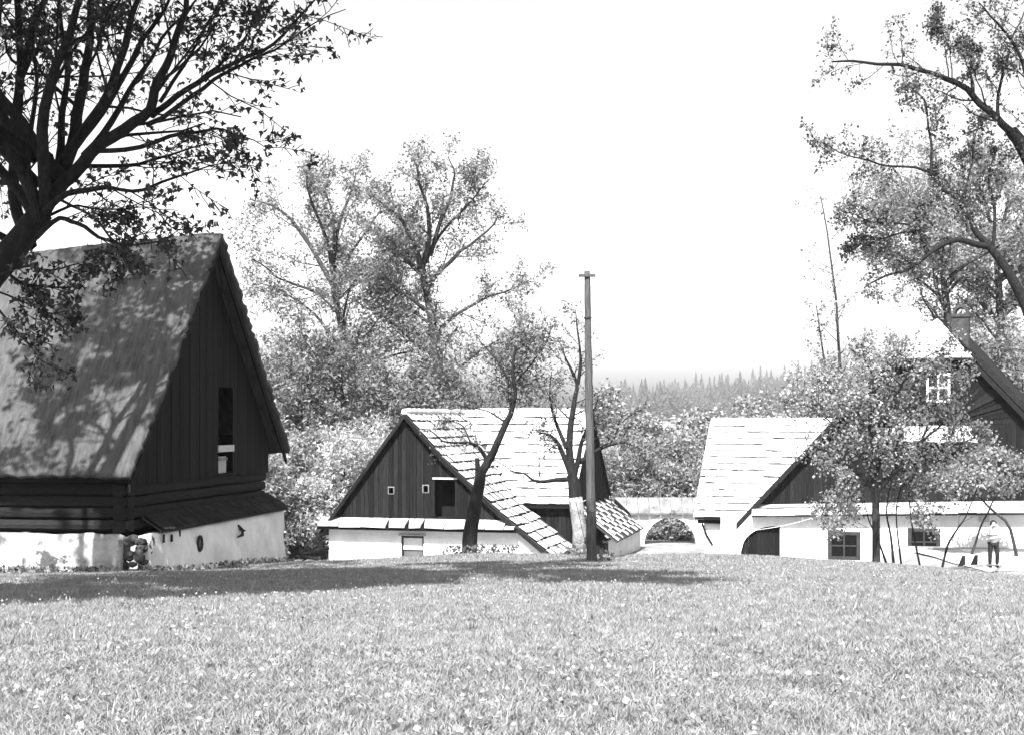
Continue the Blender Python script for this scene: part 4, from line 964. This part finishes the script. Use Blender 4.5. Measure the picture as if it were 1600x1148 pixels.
# large tree at the right edge
def right_tree():
    D = 38; bx = (1640 - 800) / F * D; z0 = gnd(bx, D)
    root = thing('old_fruit_tree', 'gnarled dark tree reaching in from the picture edge above the house', 'tree', (bx, D, z0)); T = Tree(121)
    P = dict(step=.3, trop=(.04, .05, .04, .0), wig=.24, levels=3, nch=(0, 16, 9), t0=.15, ang=(35, 85), ratio=.27, rr=.36)
    nol = dict(P, levels=9, nch=(0,) * 10)
    Q = lambda pts, sl=0: [at(x, y, D + sl * i) for i, (x, y) in enumerate(pts)]
    T.limb([Vector((bx, D, z0 - .3)), at(1650, 800, D), at(1645, 650, D), at(1622, 530, D), at(1596, 460, D), at(1572, 418, D), at(1545, 385, D)], .23, .1, 3, nol, jit=.015)
    T.limb([Vector((bx, D, z0 - .1)), at(1660, 700, D + .5), at(1665, 500, D + .5), at(1640, 350, D + .5), at(1610, 250, D + .3), at(1580, 205, D)], .3, .17, 3, nol, jit=.045)
    T.limb(Q([(1582, 208), (1560, 185), (1520, 150), (1480, 125), (1440, 112), (1390, 100), (1330, 95), (1300, 97)], -.1), 0.115, .02, 1, P, .1, jit=.055)
    T.limb(Q([(1545, 385), (1500, 375), (1475, 380), (1450, 396), (1420, 420), (1385, 430), (1350, 450)], -.1), 0.094, .02, 1, P, .2, jit=.045)
    T.limb(Q([(1450, 395), (1440, 372), (1434, 350), (1436, 322)], .1), 0.065, .05, 1, P, .2, jit=.01)
    T.limb(Q([(1436, 355), (1400, 348), (1372, 350), (1340, 335), (1318, 330)], -.1), 0.043, .012, 1, P, .2, jit=.055)
    T.limb(Q([(1425, 362), (1385, 370), (1350, 382), (1320, 385)], .15), 0.036, .01, 1, P, .2, jit=.055)
    T.limb(Q([(1545, 385), (1526, 368), (1508, 330), (1490, 308), (1466, 292), (1448, 265)], .1), 0.101, .04, 1, P, .2, jit=.045)
    T.limb(Q([(1448, 268), (1400, 258), (1360, 250), (1310, 240), (1274, 222)], -.15), 0.043, .012, 1, P, .2, jit=.055)
    T.limb(Q([(1455, 275), (1460, 230), (1450, 185), (1440, 150), (1415, 130)], .2), 0.050, .012, 1, P, .2, jit=.055)
    T.limb(Q([(1500, 320), (1515, 270), (1518, 230), (1530, 180)], .2), 0.043, .012, 1, P, .2, jit=.055)
    T.limb(Q([(1550, 390), (1555, 330), (1545, 280), (1560, 230)], .2), 0.058, .02, 1, P, .2, jit=.055)
    T.limb(Q([(1520, 150), (1516, 110), (1522, 75), (1500, 65)], .1), 0.043, .012, 1, P, .2, jit=.045)
    T.limb(Q([(1560, 185), (1556, 150), (1570, 110), (1580, 60), (1600, 20)], .1), 0.058, .02, 1, P, .2, jit=.045)
    T.limb(Q([(1482, 125), (1478, 85), (1472, 40), (1468, 20)], .1), 0.022, .01, 1, P, .4, jit=.045)
    T.limb(Q([(1640, 340), (1625, 200), (1600, 90), (1560, 30), (1530, 5)], -.3), 0.086, .015, 1, P, .2, jit=.055)
    T.limb(Q([(1600, 250), (1640, 120), (1660, 0), (1680, -150)], .3), 0.101, .02, 1, P, .2, jit=.055)
    NLEAF[0] += T.build(root, BARK, LF_GNARL, 4, .085, .085, .2, maxn=60000, keep=.5)
right_tree()
tall('maple_tree', 'tall pale-leaved tree behind the chimney of the house', [(1490, 560), (1482, 500), (1475, 440), (1470, 380)], .35,
     [([(1470, 380), (1460, 320), (1470, 260), (1462, 200)], .15), ([(1474, 420), (1440, 380), (1420, 330), (1400, 290)], .13), ([(1472, 400), (1500, 340), (1530, 290), (1545, 240)], .13),
      ([(1478, 470), (1440, 440), (1410, 420), (1385, 390)], .1), ([(1480, 460), (1520, 420), (1550, 390), (1580, 360)], .1)], 84, 131, 7, LF_PALE, 36000)
tall('maple_tree', 'second tall pale-leaved tree at the picture edge behind the house', [(1565, 560), (1562, 500), (1560, 440), (1556, 380)], .35,
     [([(1556, 380), (1540, 310), (1530, 250), (1535, 190)], .15), ([(1558, 420), (1590, 360), (1610, 300), (1620, 240)], .13), ([(1558, 400), (1570, 330), (1580, 260), (1576, 200)], .13), ([(1560, 470), (1530, 440), (1505, 420)], .1), ([(1562, 500), (1600, 470), (1630, 450)], .1)], 86, 132, 7, LF_PALE, 36000)
freetree('deciduous_tree', 'leafy tree between the bright roof and the half-hipped roof', 'tree', 1405, 80, 17, 133, BUSHY, BARKB, LF_PALE, 3, .26, .28, .15, .2, nstem=2, maxn=24000)
freetree('deciduous_tree', 'leafy tree rising over the roof strip at the picture edge', 'tree', 1580, 78, 18, 134, BUSHY, BARKB, LF, 3, .26, .28, .15, .2, nstem=2, maxn=24000)
# thin near-bare tall stems left of the house
STICK = dict(step=.6, trop=(.0, .02, .0), wig=.05, levels=2, nch=(36, 4), t0=.3, ang=(45, 80), ratio=.15, rr=.4, taper=.2)
for i, (x, d, h, lb) in enumerate([(1326, 80, 30, 'thin tall nearly bare trunk left of the house'), (1298, 82, 21, 'shorter thin bare trunk left of the house')]):
    X = (x - 800) / F * d; z0 = gnd(X, d); root = thing('bare_tree', lb, 'tree', (X, d, z0), 'thin bare trunks'); T = Tree(140 + i)
    hh = (at(x, 290 if i == 0 else 470, d).z - z0)
    T.grow((X, d, z0 - .2), (0, 0, 1), hh, .15, 0, STICK); NLEAF[0] += T.build(root, BARKB, LF_PALE, 1, .16, .12, .2, maxn=900)

# ------------------------------------------------------------------ far forest on the hill
def forest():
    R = np.random.RandomState(5); Vs = []; n0 = 0; Fs = []
    def conifer(x, y, h):
        nonlocal n0
        z = gnd(x, y); k = 7; rows = 9; rd = R.rand() < .55; h = h * .72 if rd else h
        for j in range(rows):
            t = j / rows; r0 = (h * .24 * math.sin(math.pi * min(.97, t * .8 + .2)) if rd else h * .17 * (1 - t)) * R.uniform(.7, 1.2) + .3; zb = z + h * (.12 + .88 * t); zt = zb + h * .17
            for i in range(k):
                a = 6.283 * i / k + R.uniform(0, .7); a2 = a + 6.283 / k * .8; rr = r0 * R.uniform(.6, 1.3)
                Vs.extend([(x + rr * math.cos(a), y + rr * math.sin(a), zb - .06 * h * R.rand()), (x + rr * math.cos(a2), y + rr * math.sin(a2), zb - .06 * h * R.rand()), (x, y, min(zt, z + h))])
                Fs.append((n0, n0 + 1, n0 + 2)); n0 += 3
    for i in range(1300):
        y = R.uniform(1450, 2600); x = R.uniform(60, .4 * y)
        if R.rand() < .25 and x < 300: continue
        conifer(x, y, R.uniform(18, 44) * (1 + .2 * math.sin(x * .05)))
    o = rawmesh('forest', np.array(Vs), np.array(Fs), NEEDLE); tag(o, 'hazy conifer forest along the far hillside', 'forest', kind='stuff')
forest()

# ------------------------------------------------------------------ meadow grass
def grass():
    R = np.random.RandomState(3); C = []
    for d0, d1, dens in ((6.8, 11, 3300), (11, 17, 1800), (17, 26, 900), (26, 36, 600), (36, 50, 380)):
        hw = .40 * d1 + .8; n = int((d1 - d0) * 2 * hw * dens)
        X = R.uniform(-hw, hw, n); Y = R.uniform(d0, d1, n); ok = np.abs(X) < .40 * Y + .8
        C.append(np.stack([X[ok], Y[ok]], -1))
    C = np.concatenate(C); X, Y = C[:, 0], C[:, 1]
    # keep clear of the barn
    cx, cy = X + 10.1, Y - 36.0; s = cx * .19 + cy * .982; a = cx * -.982 + cy * .19
    ok = ~((s > -.25) & (a > -.5)); X, Y = X[ok], Y[ok]
    ok = ~((X > 15) & (Y > 49.5)); X, Y = X[ok], Y[ok]; n = len(X)
    patch = .5 + .5 * np.sin(X * 1.9 + 2 * np.sin(Y * .8)) * np.sin(Y * 1.3 + 1.5 * np.sin(X * .7))
    h = (.018 + .03 * R.rand(n) + .03 * patch * R.rand(n)); wd = .002 + .00038 * np.clip(Y, 7, 40) * R.uniform(.7, 1.3, n)
    far = np.clip(Y / 30, .6, 1.5); h = h * (.75 + .35 * far)
    ang = R.uniform(0, 6.283, n); lean = R.uniform(.4, 1.6, n) * h; la = R.uniform(0, 6.283, n)
    Z = gz(X, Y)
    B0 = np.stack([X - np.cos(ang) * wd, Y - np.sin(ang) * wd, Z - .01], -1); B1 = np.stack([X + np.cos(ang) * wd, Y + np.sin(ang) * wd, Z - .01], -1)
    M = np.stack([X + np.cos(la) * lean * .35, Y + np.sin(la) * lean * .35, Z + h * .62], -1)
    sw = np.stack([np.cos(ang) * wd * .7, np.sin(ang) * wd * .7, 0 * wd], -1)
    T = np.stack([X + np.cos(la) * lean, Y + np.sin(la) * lean, Z + h], -1)
    V = np.stack([B0, B1, M + sw, M - sw, T], 1).reshape(-1, 3); k = np.arange(n) * 5
    kn = k[Y < 12]
    tri = np.concatenate([np.stack([kn, kn + 1, kn + 2], -1), np.stack([kn, kn + 2, kn + 3], -1), np.stack([kn + 3, kn + 2, kn + 4], -1), np.stack([k, k + 1, k + 4], -1)[Y >= 12]])
    o = rawmesh('grass', V, tri, GRASS); tag(o, 'rough spring grass of the sloping meadow', 'grass', kind='stuff')
    nt_ = 260; td = 7 + 34 * R.rand(nt_) ** 1.3; tx = (R.rand(nt_) * 2 - 1) * (.39 * td); tv, tf, off = [], [], 0
    for x, y in zip(tx, td):
        if (y > 33 and x < -5): continue
        m_ = R.randint(10, 26); rr_ = R.uniform(.05, .16); bx_ = x + R.normal(0, rr_, m_); by_ = y + R.normal(0, rr_, m_); bz_ = gz(bx_, by_) - .01
        hh_ = R.uniform(.06, .12) * R.uniform(.6, 1.2, m_); aa_ = R.uniform(0, 6.283, m_); ll_ = hh_ * R.uniform(.3, 1.0, m_); ww_ = .003 + .0006 * y
        b0 = np.stack([bx_ - np.sin(aa_) * ww_, by_ + np.cos(aa_) * ww_, bz_], -1); b1 = np.stack([bx_ + np.sin(aa_) * ww_, by_ - np.cos(aa_) * ww_, bz_], -1)
        tp = np.stack([bx_ + np.cos(aa_) * ll_, by_ + np.sin(aa_) * ll_, bz_ + hh_], -1)
        tv.append(np.stack([b0, b1, tp], 1).reshape(-1, 3)); tf.append(np.arange(3 * m_).reshape(m_, 3) + off); off += 3 * m_
    tag(rawmesh('grass', np.concatenate(tv), np.concatenate(tf), GRASS), 'longer coarse tufts scattered through the meadow', 'grass', kind='stuff')
    # broad-leaved weeds and dandelion heads dotted through the grass
    nw = 380; wd_ = 7 + 30 * R.rand(nw) ** 1.4; wx = (R.rand(nw) * 2 - 1) * .39 * wd_; ok = ~((wd_ > 32) & (wx < -6)); wx, wd_ = wx[ok], wd_[ok]
    CX = np.repeat(wx, 9) + R.normal(0, .05, 9 * len(wx)); CY = np.repeat(wd_, 9) + R.normal(0, .05, 9 * len(wx))
    Vw, qw = leafcards(np.stack([CX, CY, gz(CX, CY) + .02 + .02 * R.rand(len(CX))], -1), .042, R, -.1)
    tag(rawmesh('weeds', Vw, qw, LF_PALE), 'broad-leaved weeds dotted through the meadow grass', 'weeds', kind='stuff')
    nd = 900; dd_ = 7 + 30 * R.rand(nd) ** 1.2; dx_ = (R.rand(nd) * 2 - 1) * .39 * dd_; ok = ~((dd_ > 32) & (dx_ < -6)); dx_, dd_ = dx_[ok], dd_[ok]
    Cd = np.stack([dx_, dd_, gz(dx_, dd_) + .06 + .04 * R.rand(len(dx_))], -1)
    Vd = np.concatenate([np.stack([Cd + np.array(o_) * .016 for o_ in ((1, 0, 0), (0, 1, .2), (-1, 0, 0), (0, -1, -.2))], 1).reshape(-1, 3), np.stack([Cd + np.array(o_) * .016 for o_ in ((1, 0, 0), (0, .2, 1), (-1, 0, 0), (0, -.2, -1))], 1).reshape(-1, 3)])
    tag(rawmesh('meadow_flowers', Vd, np.arange(len(Vd)).reshape(-1, 4), BLOSSOM), 'small pale flower heads scattered in the meadow', 'flowers', kind='stuff')
    # weeds along the foot of walls and trees
    W = []
    for (x0, y0, x1, y1, num, hh) in ((-9.5, 35.6, -7.1, 46, 900, .16), (-18, 37, -10.4, 35.4, 900, .16), (-2.2, 45.6, .2, 45.6, 500, .35), (1.8, 43.8, 2.7, 38, 260, .25)):
        t = R.rand(num); W.append(np.stack([x0 + (x1 - x0) * t + R.normal(0, .18, num), y0 + (y1 - y0) * t + R.normal(0, .18, num), np.full(num, hh)], -1))
    W = np.concatenate(W); C = np.stack([W[:, 0], W[:, 1], gz(W[:, 0], W[:, 1]) + W[:, 2] * R.rand(len(W))], -1)
    V, q = leafcards(C, .1, R, -.9); o = rawmesh('weeds', V, q, LF); tag(o, 'leafy weeds along wall foot and tree roots', 'weeds', kind='stuff')
    print('blades', n)
grass()

# ------------------------------------------------------------------ small things
def debris():
    d = 49
    for i, (p, q, r, lb) in enumerate([((470, 867), (514, 855), .07, 'pale pole leaning against the end of the white wall'), ((462, 852), (480, 872), .13, 'dark stump end beside the barn corner'), ((500, 846), (506, 876), .12, 'dark upright post by the white wall corner'), ((464, 868), (500, 873), .06, 'dark beam lying in grass by the barn corner')]):
        a, b = at(*p, d + i * 1.5), at(*q, d + i * 1.5); n = 6
        R = random.Random(i); pts = [a.lerp(b, k / n) + Vector((R.uniform(-.02, .02),) * 3) for k in range(n + 1)]
        o = MB().tube(pts, [r * R.uniform(.85, 1.1) for _ in pts], 8).build('timber_piece', BOARD2 if i else POLEW)
        tag(o, lb, 'timber', 'timber lying by the barn corner')
    # lean board beside the lean-to
    a, b = at(962, 779, 70), at(984, 800, 70)
    tag(MB().prism([a, b, b + Vector((.1, 0, -.25)), a + Vector((-.1, 0, -.2))], (0, .1, 0)).build('leaning_board', BOARD2), 'dark board leaning on the wall cap by the lean-to', 'board')
    # clothes line across the house front
    a, b = at(1176, 828, 60), at(1300, 798, 58); n = 14
    pts = [a.lerp(b, k / n) - UP * .12 * math.sin(math.pi * k / n) for k in range(n + 1)]
    tag(MB().tube(pts, [.012] * (n + 1), 5).build('clothes_line', WHITEP), 'pale clothes line running from the gate to the leafy tree', 'rope')
    a, b = at(917, 780, 38), at(899, 782, 44); 
    tag(MB().tube([a.lerp(b, k / 8) - UP * .05 * math.sin(math.pi * k / 8) for k in range(9)], [.014] * 9, 5).build('tie_wire', WHITEP), 'pale wire tied between pole and limewashed tree', 'wire')
    # dark boards stacked on edge beside the path
    for i, (x0, x1, lb) in enumerate([(1497, 1506, 'short dark board leaning beside the path near the sapling'), (1516, 1526, 'short dark board leaning beside the path near the person')]):
        p, q = at(x0, 878, 53), at(x1, 864, 53); z = gnd(p.x, 53) - .02; h = .42
        tag(MB().prism([Vector((p.x, 53, z)), Vector((p.x + .3, 53.05, z)), Vector((q.x + .12, 53.2, z + h)), Vector((q.x, 53.15, z + h))], (.0, .06, 0)).build('leaning_board', BOARD2), lb, 'board', 'boards by the path')
debris()

def person():
    D = 52.0; p = at(1552, 887, D); z0 = gnd(p.x, D) + .03; X, Y = p.x, D
    root = thing('person', 'person in pale striped shirt and dark trousers with both hands raised to head', 'person', (X, Y, z0))
    SKIN = plain('skin', .32); SHIRT = mat('pale_shirt', .62, .72, 3); STRIPE = plain('grey_stripe', .16); TROU = plain('dark_trousers', .018); HAIR = plain('dark_hair', .015); SHOE = plain('shoe', .03)
    def skin(name, pts, edges, rad, m, par, sub=2, rootv=0):
        me = bpy.data.meshes.new(name); me.from_pydata([(X + a, Y + b, z0 + c) for a, b, c in pts], edges, []); me.materials.append(m)
        o = link(name, me, par); md = o.modifiers.new('skin', 'SKIN'); md.use_smooth_shade = True
        for i, r in enumerate(rad): me.skin_vertices[0].data[i].radius = r if isinstance(r, tuple) else (r, r)
        me.skin_vertices[0].data[rootv].use_root = True
        s = o.modifiers.new('sub', 'SUBSURF'); s.levels = sub; s.render_levels = sub
        return o
    # turned slightly away from the camera, weight on the left leg, elbows out
    J = [(0, 0, .95), (0, .01, 1.12), (0, .0, 1.3), (0, 0, 1.43), (0, -.02, 1.52), (0, -.03, 1.6), (0, -.02, 1.69),       # 0 pelvis .. 6 crown
         (-.17, 0, 1.39), (-.36, -.08, 1.26), (-.17, -.13, 1.5), (-.11, -.13, 1.58),                                        # 7 left shoulder, elbow, wrist, hand
         (.17, 0, 1.39), (.38, -.06, 1.22), (.17, -.13, 1.5), (.11, -.13, 1.58),                                            # 11 right
         (-.1, 0, .88), (-.13, -.03, .5), (-.12, .02, .09), (-.13, -.12, .04),                                              # 15 left leg
         (.1, 0, .88), (.14, -.05, .49), (.15, .04, .09), (.17, -.1, .04)]                                                   # 19 right leg
    Ed = [(0, 1), (1, 2), (2, 3), (3, 4), (4, 5), (5, 6), (2, 7), (7, 8), (8, 9), (9, 10), (2, 11), (11, 12), (12, 13), (13, 14), (0, 15), (15, 16), (16, 17), (17, 18), (0, 19), (19, 20), (20, 21), (21, 22)]
    Rd = [(.14, .1), (.13, .095), (.15, .1), (.07, .06), (.055, .055), (.08, .095), (.06, .07), .065, .048, .035, .035, .065, .048, .035, .035, .085, .06, .042, .035, .085, .06, .042, .035]
    body = skin('body', J, Ed, Rd, SKIN, root)
    # fingers
    for sx_, hb in ((-1, J[10]), (1, J[14])):
        for f in range(5):
            a = (hb[0] - sx_ * .01 + sx_ * .0, hb[1] - .01, hb[2] + .0)
            L = (.045, .075, .08, .075, .06)[f]; fz = (-.02, .0, .018, .034, .05)[f]
            MBt = MB().tube([Vector((X + hb[0], Y + hb[1], z0 + hb[2] + fz * .6)), Vector((X + hb[0] - sx_ * L * .5, Y + hb[1] - .02, z0 + hb[2] + fz)), Vector((X + hb[0] - sx_ * L, Y + hb[1] + .0, z0 + hb[2] + fz * 1.2))], [.011, .01, .008], 6)
            MBt.build('finger', SKIN, body)
    sh = skin('shirt', [J[i] for i in (0, 1, 2, 3, 7, 8, 9, 11, 12, 13)], [(0, 1), (1, 2), (2, 3), (2, 4), (4, 5), (5, 6), (2, 7), (7, 8), (8, 9)],
              [(.18, .14), (.185, .14), (.2, .145), (.085, .075), .085, .065, .045, .085, .065, .045], SHIRT, root)
    for k, (zc, ang) in enumerate(((1.24, .12), (1.1, .25))):
        pts = [Vector((X + .22 * math.cos(t), Y + .01 + .165 * math.sin(t), z0 + zc + ang * .22 * math.cos(t))) for t in np.linspace(math.pi * 1.05, math.pi * 2, 12)]
        MB().tube(pts, [.022] * 12, 6).build('stripe', STRIPE, sh)
    skin('trousers', [J[0], J[15], J[16], (J[17][0], J[17][1], .1), J[19], J[20], (J[21][0], J[21][1], .1)], [(0, 1), (1, 2), (2, 3), (0, 4), (4, 5), (5, 6)],
         [(.16, .12), .112, .085, .068, .112, .085, .068], TROU, root)
    import bmesh
    def blob(name, c, r, m, par, cut=None, jit=.0):
        bm = bmesh.new(); bmesh.ops.create_uvsphere(bm, u_segments=18, v_segments=12, radius=1)
        for v in bm.verts:
            v.co = Vector((v.co.x * r[0], v.co.y * r[1], v.co.z * r[2])) * (1 + rnd.uniform(-jit, jit))
            if cut: v.co = cut(v.co)
        me = bpy.data.meshes.new(name); bm.to_mesh(me); bm.free(); me.materials.append(m); me.shade_smooth()
        return link(name, me, par, Matrix.Translation((X + c[0], Y + c[1], z0 + c[2])))
    blob('head', (0, -.02, 1.61), (.078, .1, .12), SKIN, body, lambda v: Vector((v.x * (1 - .25 * max(0, -v.z / .12)), v.y, v.z)))
    blob('nose', (0, -.13, 1.6), (.014, .02, .024), SKIN, body); blob('ear', (-.08, -.01, 1.6), (.012, .025, .033), SKIN, body); blob('ear', (.08, -.01, 1.6), (.012, .025, .033), SKIN, body)
    for sx_ in (-1, 1): blob('eye', (sx_ * .032, -.112, 1.625), (.012, .008, .008), HAIR, body)
    blob('mouth', (0, -.115, 1.555), (.024, .008, .007), plain('lips', .15), body)
    blob('hair', (0, .015, 1.645), (.12, .13, .14), HAIR, root, lambda v: Vector((v.x, v.y if v.y > -.06 else -.06 + (v.y + .06) * .3, v.z if v.z > 0 or v.y > -.02 else v.z * .3)), .06)
    for sx_, i in ((-1, 17), (1, 21)): blob('shoe', (J[i][0], J[i][1] - .06, .045), (.05, .14, .05), SHOE, root)
person()

# ------------------------------------------------------------------ air
def haze():
    z0 = EYE - 12; z1 = 260
    b = MB(); b.box((-3500, -60, z0), (7000, 0, 0), (0, 5200, 0), (0, 0, z1 - z0))
    m = bpy.data.materials.new('haze'); m.use_nodes = True; N = m.node_tree.nodes; N.clear()
    v = N.new('ShaderNodeVolumePrincipled'); v.inputs['Color'].default_value = (.95, .95, .95, 1); v.inputs['Density'].default_value = 0.00012
    o = N.new('ShaderNodeOutputMaterial'); m.node_tree.links.new(v.outputs[0], o.inputs['Volume'])
    tag(b.build('haze', m), 'thin pale air haze over the whole valley', 'haze', kind='stuff')
haze()
print('LEAVES', NLEAF[0], 'objects', len(bpy.data.objects))
